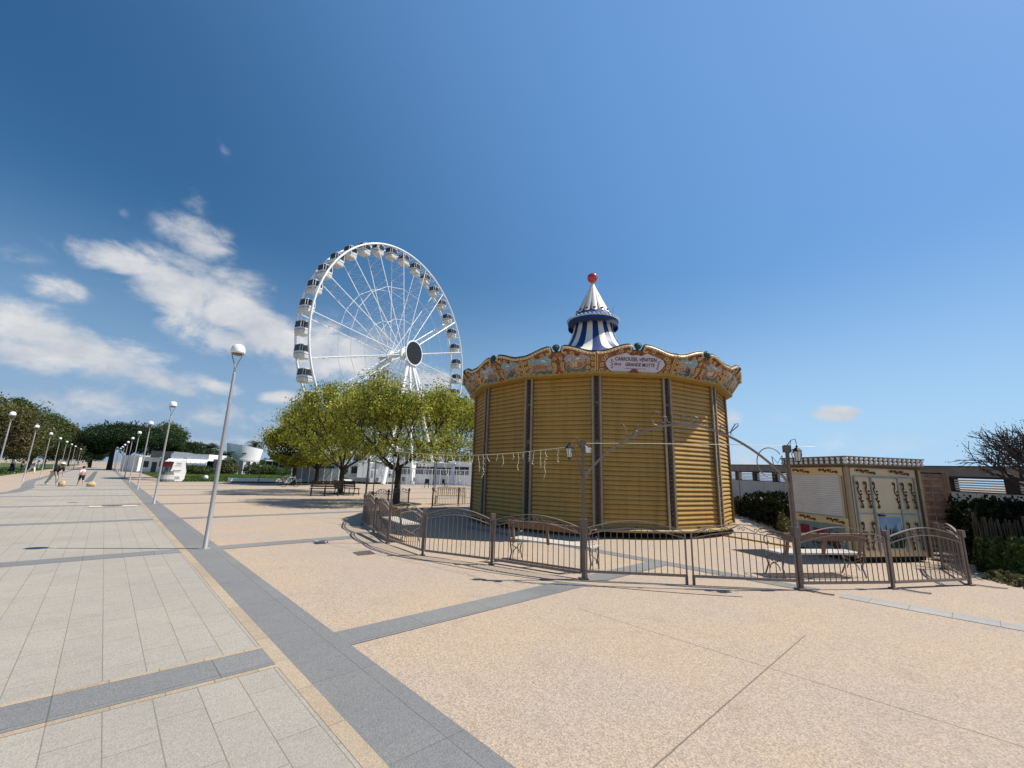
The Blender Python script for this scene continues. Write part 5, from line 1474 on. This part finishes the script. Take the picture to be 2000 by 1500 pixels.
# palms
def palm(loc, h, seed, label, n=26, fl=2.6):
    rr = random.Random(seed); r = empty('palm_tree', loc, 0, label, 'palm tree', 'palms by the round building')
    mb = MB(); mb.tube([(0, 0, 0), (.05, .02, h * .5), (0, 0, h)], [.28, .22, .24], 8); mb.build('trunk', m_bark2, r)
    mb = MB()
    for k in range(n):
        a = rr.uniform(0, 2 * PI); e = rr.uniform(-.1, 1.2); L = fl * rr.uniform(.8, 1.1); pts = []
        for j in range(7):
            q = j / 6; pts.append(Vector((math.cos(a) * L * q * math.cos(e * (1 - q * .3)), math.sin(a) * L * q * math.cos(e * (1 - q * .3)), h + L * (math.sin(e) * q - .55 * q * q))))
        sd = Vector((-math.sin(a), math.cos(a), 0))
        for j in range(6):
            for s in (-1, 1):
                for t in (0, .5):
                    p0 = pts[j] * (1 - t) + pts[j + 1] * t; p1 = p0 + (pts[j + 1] - pts[j]) * .35
                    w = .72 * (1 - abs(j / 6 - .4)); tip = p0 + sd * s * w + (pts[j + 1] - pts[j]) * .7 + Vector((0, 0, -.16))
                    mb.add([p0, p1, tip], [(0, 1, 2)])
    mb.build('crown', leafmat('palm fronds', (.055, .085, .028), (.035, .055, .018), .5, .4, .15), r)
for i, (px, d, ty, lb) in enumerate(((437, 99, 872, 'palm with spreading crown left of the round building'), (424, 98, 880, 'bushy palm behind the nearest lamp pole'), (404, 100, 868, 'palm rising left of the nearest lamp pole'), (492, 112, 864, 'small palm top right behind the round building'))):
    p = AT(px, d); palm((p[0], p[1], 0), HT(p, px, ty) - (1.9 if i < 2 else .6), 90 + i, lb, n=44 if i < 2 else 34, fl=3.0 if i < 2 else 2.3)

# shrubs: used in several places
def shrub(name, loc, seed, R3, n, leaf, lm, label, group=None):
    rg = np.random.default_rng(seed); r = empty(name, loc, 0, label, 'shrub', group)
    q = rg.normal(size=(n, 3)); q /= np.linalg.norm(q, axis=1)[:, None]; q *= rg.uniform(.4, 1, (n, 1)) ** .6
    q *= 1 + .22 * np.sin(q[:, [0]] * 7 + seed) * np.cos(q[:, [1]] * 6)
    P = q * R3 + [0, 0, R3[2] * .8]; P = P[P[:, 2] > .02]
    Nn = rg.normal(size=P.shape) + [0, 0, .4]; Nn /= np.linalg.norm(Nn, axis=1)[:, None]
    quads('foliage', P, Nn, rg.uniform(leaf * .6, leaf * 1.4, len(P)), lm, r, asp=.5, rng=rg)
    mb = MB(); rr = random.Random(seed)
    for k in range(7): mb.tube([(0, 0, 0), (rr.uniform(-.6, .6) * R3[0], rr.uniform(-.6, .6) * R3[1], R3[2] * rr.uniform(.8, 1.5))], [.03, .01], 4)
    mb.build('stems', m_bark2, r)
for i, (px, d, w, h, lb) in enumerate(((449, 97, 1.6, 1.3, 'ochre bush under the palm left of the round building'), (499, 97, 2.0, 1.2, 'dark round bush right of the round building'), (520, 98, 2.2, 1.1, 'low bush beside the white terrace roof'), (545, 98, 2.6, .9, 'low hedge bush under the terrace roof'), (392, 90, 2.2, .8, 'dark bush below the restaurant awning'), (372, 90, 2.2, .8, 'dark bush behind the white banner'))):
    p = AT(px, d); shrub('shrub', (p[0], p[1], 0), 120 + i, (w, w, h), 2600, .28, L_olive if i == 0 else L_deep, lb, 'bushes along the lawn')

# ------------------------------------------------------------------ far buildings (left)
m_wallw = mat('white render', (.86, .85, .82), .7, (1, .08)); m_roofg = mat('grey roof', (.17, .18, .19), .7, (2, .2)); m_glassd = mat('dark opening', (.03, .035, .04), .3)
def block(name, pxa, pxb, d0, d1, yb, ty, label, m=m_wallw, parts=None, cat='building', depth=6.0):
    a, b = AT(pxa, d0), AT(pxb, d1); v = Vector((b[0] - a[0], b[1] - a[1])); L = v.length; h = HT(a, pxa, ty)
    r = empty(name, (a[0], a[1], 0), math.atan2(v.y, v.x), label, cat)
    mb = MB(); mb.box((L / 2, depth / 2, h / 2), (L, depth, h)); mb.build('wall', m, r)
    mb = MB(); mb.box((L / 2, depth / 2, h + .05), (L + .2, depth + .2, .1)); mb.build('roof', m_wallw if m is not m_roofg else m_roofg, r)
    return r, L, h
r_, L_, h_ = block('white_wall_building', 236, 270, 104, 100, 908, 890, 'windowless white building behind the far right lamps')
mb = MB()
for k in range(5): mb.box((L_ * (k + .5) / 5, -.02, h_ * .5), (.06, .05, h_ * .95))
mb.build('pilaster', mat('light grey paint', (.60, .60, .59), .7), r_)
r_, L_, h_ = block('white_annexe', 276, 312, 98, 95, 911, 893, 'low white annexe with a door between pine trunk and lamps')
mb = MB(); mb.box((L_ * .72, -.03, h_ * .36), (1.0, .06, h_ * .7)); mb.build('door', m_glassd, r_)
mb = MB(); mb.box((L_ * .25, -.03, h_ * .55), (1.2, .06, h_ * .4)); mb.build('window', m_glassd, r_)
# restaurant with grey and white roof and scalloped awning
a, b = AT(292, 96), AT(412, 92); v = Vector((b[0] - a[0], b[1] - a[1])); L_ = v.length
rs = empty('restaurant', (a[0], a[1], 0), math.atan2(v.y, v.x), 'low restaurant with grey and white roofs and a scalloped white awning', 'building')
h1_, h2_ = HT(a, 300, 886), HT(a, 300, 893)
mb = MB(); mb.box((L_ / 2, 5, h2_ / 2), (L_, 8, h2_)); mb.build('wall', m_glassd, rs)
mb = MB(); mb.box((L_ * .19, 4.2, (h1_ + h2_) / 2 + .2), (L_ * .36, 9, (h1_ - h2_) + .5)); mb.build('grey_roof', m_roofg, rs)
mb = MB(); mb.box((L_ * .68, 3.9, (h1_ + h2_) / 2 - .1), (L_ * .62, 9.6, (h1_ - h2_) + .5)); mb.build('white_roof', m_wallw, rs)
mb = MB(); na = 16
for k in range(na):
    x0, x1 = L_ * (.34 + .66 * k / na), L_ * (.34 + .66 * (k + 1) / na); xm = (x0 + x1) / 2
    mb.add([(x0, -.9, h2_ - .15), (x1, -.9, h2_ - .15), (x1 + 0, -1.8, h2_ - .75), (x0, -1.8, h2_ - .75)], [(0, 1, 2, 3)])
    mb.add([(x0, -1.8, h2_ - .75), (x1, -1.8, h2_ - .75), (x1, -1.82, h2_ - .95)] + [(xm + (x1 - x0) * .5 * math.cos(t), -1.82, h2_ - .95 - .38 * math.sin(t)) for t in [PI * q / 6 for q in range(1, 6)]] + [(x0, -1.82, h2_ - .95)], [tuple(range(9))])
mb.build('awning', m_wallw, rs)
mb = MB()
for k in range(9): mb.box((L_ * (.34 + .66 * k / 8), -1.7, h2_ / 2 - .2), (.12, .12, h2_ - .6))
mb.build('awning_post', m_wallw, rs)
mb = MB()
for k in range(6): mb.box((L_ * (.04 + .05 * k), .93, h2_ * .45), (.5, .1, h2_ * .7))
mb.build('window', mat('reflecting glass', (.30, .34, .38), .15, spec=.7), rs)
# round white building
pc = AT(474, 104); hb = HT(pc, 474, 872); hh0 = HT(pc, 474, 901)
rb_ = empty('round_building', (pc[0], pc[1], 0), 0, 'round white building with a slanting roof line on thin pillars', 'building')
Rb = 3.25; n = 48; vs = []
for k in range(n):
    a = 2 * PI * k / n
    hx = hb - .55 * math.cos(a - rad(37))           # slanting top, high on the left
    for r2, z in ((Rb * .88, hh0), (Rb, hx * 1.0), (Rb * .94, hx), (Rb * .9, hh0 + .3)): vs.append((r2 * math.cos(a), r2 * math.sin(a), z))
mb = MB(); mb.add(vs, [(4 * k + j, 4 * ((k + 1) % n) + j, 4 * ((k + 1) % n) + j + 1, 4 * k + j + 1) for k in range(n) for j in range(3)] + [tuple(4 * k + 3 for k in range(n))[::-1], tuple(4 * k for k in range(n))])
mb.build('drum', m_wallw, rb_)
mb = MB()
for k in range(14):
    a = 2 * PI * k / 14; mb.box((Rb * .84 * math.cos(a), Rb * .84 * math.sin(a), hh0 / 2), (.16, .5, hh0), a)
mb.build('pillars', m_wallw, rb_)
mb = MB(); mb.lathe([(Rb * .78, 0), (Rb * .78, hh0)], 20); mb.build('glazing', mat('reflecting glass', (.30, .34, .38), .15), rb_)
mb = MB(); az_ = math.atan2(-pc[1], -pc[0]) + .12
for q in range(5):
    a = az_ - .02 - .05 * q; mb.box((Rb * .952 * math.cos(a), Rb * .952 * math.sin(a), hh0 + (hb - hh0) * .52), (.06, Rb * .055, .16), a)
mb.build('slot_window', m_glassd, rb_)
# terrace roof right of it
a, b = AT(518, 102), AT(572, 102); v = Vector((b[0] - a[0], b[1] - a[1])); L_ = v.length
r_ = empty('terrace', (a[0], a[1], 0), math.atan2(v.y, v.x), 'open terrace with flat white roof behind the left trees', 'building'); ht = HT(a, 518, 899)
mb = MB(); mb.box((L_ / 2, 2, ht), (L_, 5, .25)); mb.build('roof', m_wallw, r_)
mb = MB()
for k in range(5): mb.box((L_ * k / 4, 0, ht / 2 - .06), (.1, .1, ht - .14))
mb.build('post', mat('light grey paint', (.6, .6, .59), .7), r_)
mb = MB(); mb.box((L_ / 2, 4.3, ht / 2 - .07), (L_, .2, ht - .14)); mb.build('back_wall', m_glassd, r_)
# long low white wall
a, b = G(447, 942.5), G(694, 944); v = Vector((b[0] - a[0], b[1] - a[1]))
r_ = empty('low_wall', (a[0], a[1], 0), math.atan2(v.y, v.x), 'long low white bench wall along the lawn edge', 'low wall'); L_ = v.length; hw_ = HT(a, 447, 933.5)
mb = MB(); mb.box((L_ / 2, .3, hw_ / 2 + .06), (L_, .6, hw_ - .12)); mb.build('wall', m_wallw, r_)
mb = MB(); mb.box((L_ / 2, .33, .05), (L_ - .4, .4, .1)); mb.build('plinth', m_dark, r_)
# banner, bin, red sign, ball
g = AT(349, math.hypot(*G(349, 941)[:2])); hb_ = HT(g, 349, 896)
r_ = empty('feather_banner', (g[0], g[1], 0), math.atan2(-g[0], g[1]) + 0.1, 'white curved banner standing on the paving beside a grey bin', 'banner')
mb = MB(); ol = [(-.62, .05), (.45, .05), (.62, .25), (.68, hb_ * .45), (.52, hb_ * .8), (.50, hb_ * .97), (.30, hb_), (.05, hb_ * .93), (-.12, hb_ * .93), (-.35, hb_ * .86), (-.42, hb_ * .6), (-.62, hb_ * .25)]
mb.plate(ol, (0, 0, 0), (1, 0, 0), (0, 0, 1), (0, 1, 0), .03); mb.build('cloth', m_wallw, r_)
mb = MB()
for (x, z, w, h) in ((.05, hb_ * .80, .34, .12), (.0, hb_ * .70, .5, .03), (.0, hb_ * .50, .62, .06), (.02, hb_ * .44, .4, .03), (0, .42, .5, .16), (0, .28, .6, .03)): mb.box((x, -.012, z), (w, .02, h))
mb.build('print', mat('banner print grey', (.38, .40, .42), .7), r_)
mb = MB(); mb.tube([(.55, .03, 0), (.66, .03, hb_ * .5), (.58, .03, hb_ * .95), (.5, .03, hb_ * 1.04), (.3, .03, hb_ * 1.06)], .02, 5); mb.build('pole', m_black, r_)
g = AT(339, math.hypot(*G(339, 941)[:2])); 
r_ = empty('litter_bin', (g[0] - .35, g[1], 0), 0, 'grey flared litter bin left of the white banner', 'bin')
mb = MB(); mb.lathe([(.62, 0), (.55, .35), (.42, .85), (.44, .95), (.40, .95), (0, .9)], 14); mb.build('body', mat('bin grey green', (.14, .16, .15), .5, (4, .3)), r_)
mb = MB(); mb.lathe([(.585, .2), (.59, .24), (.50, .62), (.495, .6)], 14); mb.build('band', mat('panel grey', (.4, .4, .4), .5), r_)
g = AT(333, 60); r_ = empty('red_board', (g[0], g[1], 0), math.atan2(-g[0], g[1]), 'dark red board on legs behind the bin', 'sign')
mb = MB(); mb.box((0, 0, 1.55), (1.9, .08, .62)); mb.build('board', mat('dark red', (.20, .03, .03), .6, (3, .3)), r_)
mb = MB(); mb.box((-.7, .05, .62), (.08, .08, 1.24)); mb.box((.7, .05, .62), (.08, .08, 1.24)); mb.build('leg', m_black, r_)
g = G(401, 937); mb = MB(); mb.sphere((0, 0, .24), .24, 14, 9); o = mb.build('ball_light', m_wallw, smooth=True); o.location = (g[0], g[1], 0); tag(o, 'white ball shaped lawn light behind the long white wall', 'garden light')
# posts on the square
def thin_post(px, py, ty, label, cap=None, r0=.05):
    g = G(px, py); h = HT(g, px, ty); r = empty('post', (g[0], g[1], 0), 0, label, 'post')
    mb = MB(); mb.tube([(0, 0, 0), (0, 0, h)], r0, 7); mb.build('shaft', m_iron, r)
    mb = MB(); mb.box((0, 0, h), (.12, .12, .1)); mb.build('cap', cap or m_iron, r)
thin_post(504, 946, 910, 'thin post with pale panel before the long white wall', m_wallw, .04)
thin_post(713, 981, 897, 'slim brown post standing in the tree shade left of the fence')
thin_post(849, 960, 893, 'slim post with small white lamp near the white kiosks', m_lampw)

# dark benches and bicycles in the tree shade
m_dwood = mat('dark bench wood', (.055, .038, .028), .6, (7, .35))
def dark_bench(px, py, label, rz):
    g = G(px, py); r = empty('dark_bench', (g[0], g[1], 0), rz, label, 'bench', 'dark benches under the plane trees')
    mb = MB()
    for k in range(4): mb.box((0, .05 + .12 * k, .44), (1.7, .10, .035))
    mb.build('seat', m_dwood, r)
    mb = MB()
    for k in range(3): mb.box((0, -.05 - .02 * k, .58 + .13 * k), (1.7, .03, .10))
    mb.build('backrest', m_dwood, r)
    for s in (-1, 0, 1):
        mb = MB(); mb.tube([(s * .75, .45, 0), (s * .75, .42, .42), (s * .75, 0, .42), (s * .75, -.10, .92)], .03, 5); mb.tube([(s * .75, -.06, 0), (s * .75, .02, .42)], .03, 5); mb.build('leg', m_black, r)
dark_bench(634, 969, 'dark slatted bench under the trees, left one of the pair', rad(28))
dark_bench(672, 967, 'dark slatted bench at the foot of the thick plane trunk', rad(-20))
def bicycle(px, py, rz, label):
    g = G(px, py); r = empty('bicycle', (g[0], g[1], 0), rz, label, 'bicycle', 'bicycles parked by the leftmost plane tree')
    for x in (-.52, .52):
        mb = MB(); mb.tube([(x + .33 * math.cos(a), 0, .34 + .33 * math.sin(a)) for a in [2 * PI * k / 18 for k in range(18)]], .022, 5, closed=True)
        for k in range(6): mb.tube([(x, 0, .34), (x + .32 * math.cos(k * PI / 3), 0, .34 + .32 * math.sin(k * PI / 3))], .006, 3)
        mb.build('wheel', m_black, r)
    mb = MB()
    for a, b in (((-.52, 0, .34), (-.12, 0, .34)), ((-.12, 0, .34), (-.22, 0, .85)), ((-.52, 0, .34), (-.2, 0, .78)), ((-.2, 0, .78), (.36, 0, .80)), ((-.12, 0, .34), (.38, 0, .72)), ((.34, 0, .92), (.52, 0, .34))): mb.tube([a, b], .022, 5)
    mb.build('frame', mat('bicycle paint', (.25, .26, .28), .4), r)
    mb = MB(); mb.box((-.23, 0, .88), (.24, .13, .05)); mb.build('saddle', m_black, r)
    mb = MB(); mb.tube([(.26, -.26, 1.0), (.34, 0, .98), (.26, .26, 1.0)], .018, 5); mb.tube([(.34, 0, .92), (.34, 0, .98)], .018, 5); mb.build('handlebar', m_black, r)
bicycle(556, 949, rad(20), 'bicycle parked left of the leftmost plane trunk'); bicycle(566, 951, rad(55), 'bicycle leaning against the leftmost plane trunk')

# ------------------------------------------------------------------ fairground fittings under the wheel
m_gang = mat('grey blue screen', (.26, .31, .33), .45, (1.2, .35)); m_whp = mat('white steel fence', (.74, .76, .76), .5)
def screen_run(name, pxa, pxb, d, ty, label, m, n, cat='barrier', gaps=False):
    a, b = AT(pxa, d), AT(pxb, d); v = Vector((b[0] - a[0], b[1] - a[1])); L = v.length; h = HT(a, pxa, ty)
    r = empty(name, (a[0], a[1], 0), math.atan2(v.y, v.x), label, cat)
    for k in range(n):
        mb = MB(); x0, x1 = L * k / n + .04, L * (k + 1) / n - .04
        if gaps:
            mb.box(((x0 + x1) / 2, 0, h - .04), (x1 - x0, .05, .08)); mb.box(((x0 + x1) / 2, 0, .15), (x1 - x0, .05, .08))
            nb = int((x1 - x0) / .16)
            for j in range(nb + 1): mb.box((x0 + (x1 - x0) * j / nb, 0, h / 2), (.04, .04, h - .1))
        else: mb.box(((x0 + x1) / 2, 0, h * .53), (x1 - x0, .06, h * .9))
        mb.build('panel', m, r)
    mb = MB()
    for k in range(n + 1): mb.box((L * k / n, 0, h / 2 + .03), (.07, .09, h + .06))
    mb.build('post', m_whp, r)
screen_run('screen_fence', 577, 664, 52, 913, 'grey blue screen panels behind the white bench wall', m_gang, 6)
screen_run('white_railing', 780, 924, 50, 914, 'white barred railing panels behind the right trees', m_whp, 9, gaps=True)
screen_run('banner_fence', 700, 760, 54, 903, 'pale banner panels behind the dark post group', m_whp, 5)
def kiosk(px, d, w, ty, label, m=m_wallw):
    p = AT(px, d); h = HT(p, px, ty); r = empty('kiosk', (p[0], p[1], 0), math.atan2(-p[0], p[1]) - .25, label, 'kiosk', 'white kiosks below the ferris wheel')
    mb = MB(); mb.box((0, 0, h / 2), (w, 2.2, h - .1)); mb.build('wall', m, r)
    mb = MB(); mb.box((0, 0, h), (w + .3, 2.6, .14)); mb.build('roof', m_whp, r)
    mb = MB(); mb.box((0, -1.11, h * .62), (w * .7, .05, h * .34)); mb.build('window', m_glassd, r)
    mb = MB(); mb.box((0, -1.18, h * .42), (w * .75, .22, .06)); mb.build('counter', m_whp, r)
kiosk(792, 57, 2.6, 903, 'white kiosk left of centre behind the tall fence post'); kiosk(836, 58, 3.4, 903, 'wide white kiosk below the wheel hub'); kiosk(872, 57, 2.6, 905, 'grey kiosk between two slim tree trunks', mat('kiosk grey blue', (.40, .46, .52), .6)); kiosk(905, 57, 3.0, 903, 'white kiosk at the carousel edge')
kiosk(640, 56, 3.0, 902, 'grey cabin behind the screen panels', mat('cabin dark grey', (.20, .24, .25), .6))
kiosk(706, 57, 2.4, 903, 'pale cabin with dark window behind the tree trunks')
# wheel platform
pf = empty('wheel_platform', (fc[0], fc[1], 0), FPHI, 'low grey boarding platform under the ferris wheel', 'platform')
mb = MB(); mb.box((0, 1.1, .45), (15, 9, .5)); mb.build('deck', mat('deck grey', (.35, .36, .37), .6, (2, .3)), pf)
mb = MB()
for x in range(-7, 8, 2):
    for y in (-3.2, 5.4): mb.box((x, y, .1), (.3, .3, .2))
mb.build('foot', m_black, pf)
mb = MB()
for k in range(31): mb.box((-7.4 + k * .49, -3.3, 1.15), (.04, .04, .9))
mb.box((0, -3.3, 1.6), (15, .05, .05)); mb.build('handrail', m_whp, pf)
# dark loungers / chairs near the platform
def chair(px, py, label):
    g = G(px, py); r = empty('cafe_chair', (g[0], g[1], 0), random.Random(px).uniform(0, 6), label, 'chair', 'dark chairs on the square')
    mb = MB(); mb.box((0, 0, .45), (.42, .42, .04)); mb.build('seat', m_black, r)
    mb = MB(); mb.box((0, .2, .68), (.42, .03, .40)); mb.build('backrest', m_black, r)
    for x in (-.18, .18):
        for y in (-.18, .18): q = MB(); q.box((x, y, .22), (.03, .03, .44)); q.build('leg', m_black, r)
chair(789, 947, 'dark chair right of the tall fence post, before the white railing'); chair(806, 948, 'dark chair beside the other dark chair before the white railing')
chair(833, 953, 'dark chair left of the slim lamp post on the square'); chair(868, 953, 'dark chair between the two right plane trunks')

# ------------------------------------------------------------------ right side: pier wall, hedge, paling fence, shrub
a, b = AT(1400, 38), AT(2080, 22); v = Vector((b[0] - a[0], b[1] - a[1])); L_ = v.length
wr = empty('beach_club_wall', (a[0], a[1], 0), math.atan2(v.y, v.x), 'long white wall with dark roof beam and louvred windows at the right', 'building')
hA = HT(a, 1400, 907); hB = HT(b, 2080, 912); print('RWALL', L_, hA, hB)
h_ = (hA + hB) / 2
def rw(x, f): return (hA + (hB - hA) * x / L_) * f
def slab(mb, f0, f1, x0=0.0, x1=1.0, y0=0.0, y1=.25, pad=0.0):
    X0, X1 = L_ * x0, L_ * x1
    vs = [(X, y, rw(X, f)) for X in (X0, X1) for y in (y0, y1) for f in (f0, f1)]
    mb.add(vs, [(0, 1, 3, 2), (4, 6, 7, 5), (0, 4, 5, 1), (2, 3, 7, 6), (0, 2, 6, 4), (1, 5, 7, 3)])
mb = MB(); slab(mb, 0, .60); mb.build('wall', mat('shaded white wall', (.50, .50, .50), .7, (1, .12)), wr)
mb = MB(); slab(mb, .84, .985, 0, 1, -.35, 1.4); mb.build('roof_beam', mat('beam grey', (.22, .205, .19), .7, (2, .25)), wr)
mb = MB(); slab(mb, .987, 1.0, 0, 1, -.4, 1.45); slab(mb, .81, .838, 0, 1, -.34, 1.3); slab(mb, .602, .615, 0, 1, -.02, .3); mb.build('roof_trim', m_black, wr)
mb = MB()
for k in range(20): 
    x = L_ * (k + .5) / 20; mb.add([(x + dx, y, rw(x, f)) for dx in (-.18, .18) for y in (.02, .3) for f in (.61, .82)], [(0, 1, 3, 2), (4, 6, 7, 5), (0, 4, 5, 1), (2, 3, 7, 6), (0, 2, 6, 4), (1, 5, 7, 3)]) if k % 2 == 0 else None
mb.build('pillar', m_black, wr)
mb = MB()
for k in range(5): slab(mb, .625 + .036 * k, .648 + .036 * k, 0, 1, .12, .16)
mb.build('louvre', m_whp, wr)
# dark ivy hedge in front of the wall
rg = np.random.default_rng(21); P = []
def mass(p0, p1, n, w, hfun):
    t = rg.uniform(0, 1, n); lat = rg.uniform(-.5, .5, n) * w; z = rg.uniform(0, 1, n) ** .7
    X = p0[0] + (p1[0] - p0[0]) * t; Y = p0[1] + (p1[1] - p0[1]) * t
    dx, dy = p1[0] - p0[0], p1[1] - p0[1]; l = math.hypot(dx, dy)
    H_ = hfun(t) * (1 + .12 * np.sin(t * 40) + .08 * np.sin(t * 97))
    return np.stack([X - dy / l * lat * (1 - z * .4), Y + dx / l * lat * (1 - z * .4), z * H_], 1)
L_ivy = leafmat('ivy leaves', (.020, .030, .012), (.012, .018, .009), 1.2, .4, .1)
p0, p1 = G(1448, 1006), AT(1560, 17.0)
P = mass(AT(1428, 27), AT(1600, 15.5), 15000, 1.1, lambda t: .62 + .45 * np.clip((t - .12) * 3, 0, 1))
Nn = rg.normal(size=P.shape); Nn /= np.linalg.norm(Nn, axis=1)[:, None]
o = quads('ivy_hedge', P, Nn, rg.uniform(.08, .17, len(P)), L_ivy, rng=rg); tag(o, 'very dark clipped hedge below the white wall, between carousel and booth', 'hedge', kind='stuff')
# path between carousel and hedge, sand at the dunes
m_dune = ground_mat('dune sand', (.38, .35, .30), (.32, .30, .26), .12)
def wsheet(name, pts, z, m): 
    o = sheet(name, [tuple(G(x, y)[:2]) if y is not None else x for x, y in pts], z, m, uvspace=False); return o
wsheet('beach_path', [(1452, 1003), (1480, 988), (1560, 1012), (1560, 1042), (1470, 1030), (1446, 1014)], .010, mat('path concrete', (.42, .38, .32), .9, (3, .15)))
sheet('dune_sand', [tuple(G(1897, 1098)[:2]), tuple(G(2060, 1128)[:2]), tuple(AT(2060, 40)), tuple(AT(1700, 60)), tuple(AT(1830, 17))], .006, m_dune, uvspace=False)
# chestnut paling fences
def paling(name, p0, p1, h, label, n):
    p0, p1 = Vector(p0[:2]), Vector(p1[:2]); v = p1 - p0; L = v.length
    r = empty(name, (p0.x, p0.y, 0), math.atan2(v.y, v.x), label, 'paling fence', 'chestnut paling fences at the dune'); rr = random.Random(n)
    mb = MB()
    for k in range(n):
        x = L * (k + .5) / n; hh = h * rr.uniform(.86, 1.06); mb.bar((x, rr.uniform(-.02, .02), 0), (x + rr.uniform(-.05, .05), rr.uniform(-.03, .03), hh), .024, .012, up=(0, 1, 0))
    mb.build('pales', mat('weathered pale wood', (.11, .085, .06), .85, (8, .4)), r)
    mb = MB()
    for z in (.25, h * .75): mb.tube([(L * k / 12, .012, z + .02 * math.sin(k)) for k in range(13)], .006, 3)
    mb.build('wire', m_iron, r)
    mb = MB()
    for k in range(3): mb.tube([(L * k / 2, .03, 0), (L * k / 2, .03, h * 1.12)], .035, 6)
    mb.build('stake', mat('weathered pale wood', (.11, .085, .06), .85), r)
paling('paling_fence', G(1478, 994), G(1556, 1050), .95, 'weathered chestnut paling fence left of the booth, grass growing through', 42)
paling('paling_fence', AT(1880, 14.0), AT(2090, 12.9), 1.0, 'weathered chestnut paling fence in the dune scrub at the far right', 78)
# dune scrub
def scrub(name, pts, n, leaf, hfun, w, lm, label, seed, kind='stuff'):
    global rg
    rg = np.random.default_rng(seed); Ps = [mass(a, b, n // (len(pts) - 1), w, hfun) for a, b in zip(pts, pts[1:])]
    P = np.vstack(Ps); Nn = rg.normal(size=P.shape) * [1, 1, .5]; Nn /= np.linalg.norm(Nn, axis=1)[:, None]
    o = quads(name, P, Nn, rg.uniform(leaf * .6, leaf * 1.5, len(P)), lm, rng=rg); tag(o, label, 'scrub', kind=kind)
L_scrub = leafmat('dune scrub leaves', (.15, .18, .04), (.055, .075, .022), 1.1, .45, .25)
L_dry = leafmat('dry grass', (.20, .19, .08), (.10, .10, .045), 1.5, .4, .3)
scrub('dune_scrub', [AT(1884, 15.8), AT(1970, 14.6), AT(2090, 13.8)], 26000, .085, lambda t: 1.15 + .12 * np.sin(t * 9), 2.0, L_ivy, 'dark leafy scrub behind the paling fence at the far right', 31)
scrub('dune_grass', [AT(1896, 13.4), AT(1965, 12.9), AT(2100, 12.2)], 15000, .075, lambda t: .52 + .12 * np.sin(t * 14), .75, L_scrub, 'green scrub in front of the right paling fence', 32)
scrub('dune_grass', [G(1478, 997), G(1515, 1018), G(1560, 1056)], 9000, .07, lambda t: .55 + .1 * np.sin(t * 12), .7, L_dry, 'dry grass tufts at the paling fence left of the booth', 33)
scrub('dune_grass', [AT(1925, 12.5), AT(1990, 12.0), AT(2090, 11.6)], 1500, .07, lambda t: .12 + .04 * np.sin(t * 14), 1.0, L_dry, 'pale dry grass on the sand along the paving at the far right', 34)
# bare tamarisk at the right edge
def bare_tree(loc, h, w, seed, label):
    rr = random.Random(seed); r = empty('bare_tree', loc, 0, label, 'tree'); mb = MB(); tips = []
    def grow(p, d, L, rad_, lv):
        n = 4; pts = [p]; dd = Vector(d)
        for k in range(n):
            dd = (dd + Vector((rr.uniform(-.25, .25), rr.uniform(-.25, .25), rr.uniform(-.08, .2)))).normalized(); pts.append(pts[-1] + dd * L / n)
        mb.tube(pts, [rad_ * (1 - .12 * k) for k in range(n + 1)], 5 if lv < 3 else 3, cap=False)
        if lv == 5: tips.append(pts[-1]); tips.append(pts[2]); return
        for k in range(4 if lv < 3 else 3):
            o1 = dd.orthogonal().normalized(); a = rr.uniform(0, 2 * PI); o2 = dd.cross(o1)
            nd = (dd + (o1 * math.cos(a) + o2 * math.sin(a)) * rr.uniform(.45, .95)).normalized()
            grow(pts[rr.choice([2, 3, 4])], nd, L * rr.uniform(.6, .8), rad_ * .66, lv + 1)
    mb.tube([(0, 0, 0), (.05, .05, h * .3), (0, 0, h * .46)], [.06, .05, .045], 7)
    for k in range(9):
        a = 2 * PI * k / 9 + rr.uniform(-.3, .3); s = rr.uniform(.5, 1.5)
        grow(Vector((0, 0, h * rr.uniform(.30, .46))), Vector((math.cos(a) * s * w, math.sin(a) * s * .7, 1)).normalized(), h * .27, .045, 1)
    mb.build('trunk', mat('tamarisk bark', (.075, .06, .052), .9), r)
    rg_ = np.random.default_rng(seed); P = crown_pts(rg_, tips, 2, .05); Nn = rg_.normal(size=P.shape); Nn /= np.linalg.norm(Nn, axis=1)[:, None]
    quads('twigs', P, Nn, rg_.uniform(.012, .035, len(P)), leafmat('budding twigs', (.07, .06, .035), (.05, .04, .03), 1, .3, .2), r, rng=rg_)
p = AT(2058, 14.8); bare_tree((p[0], p[1], 0), HT(p, 2010, 826) * 1.0, 1.1, 7, 'nearly leafless spreading tamarisk at the right picture edge')
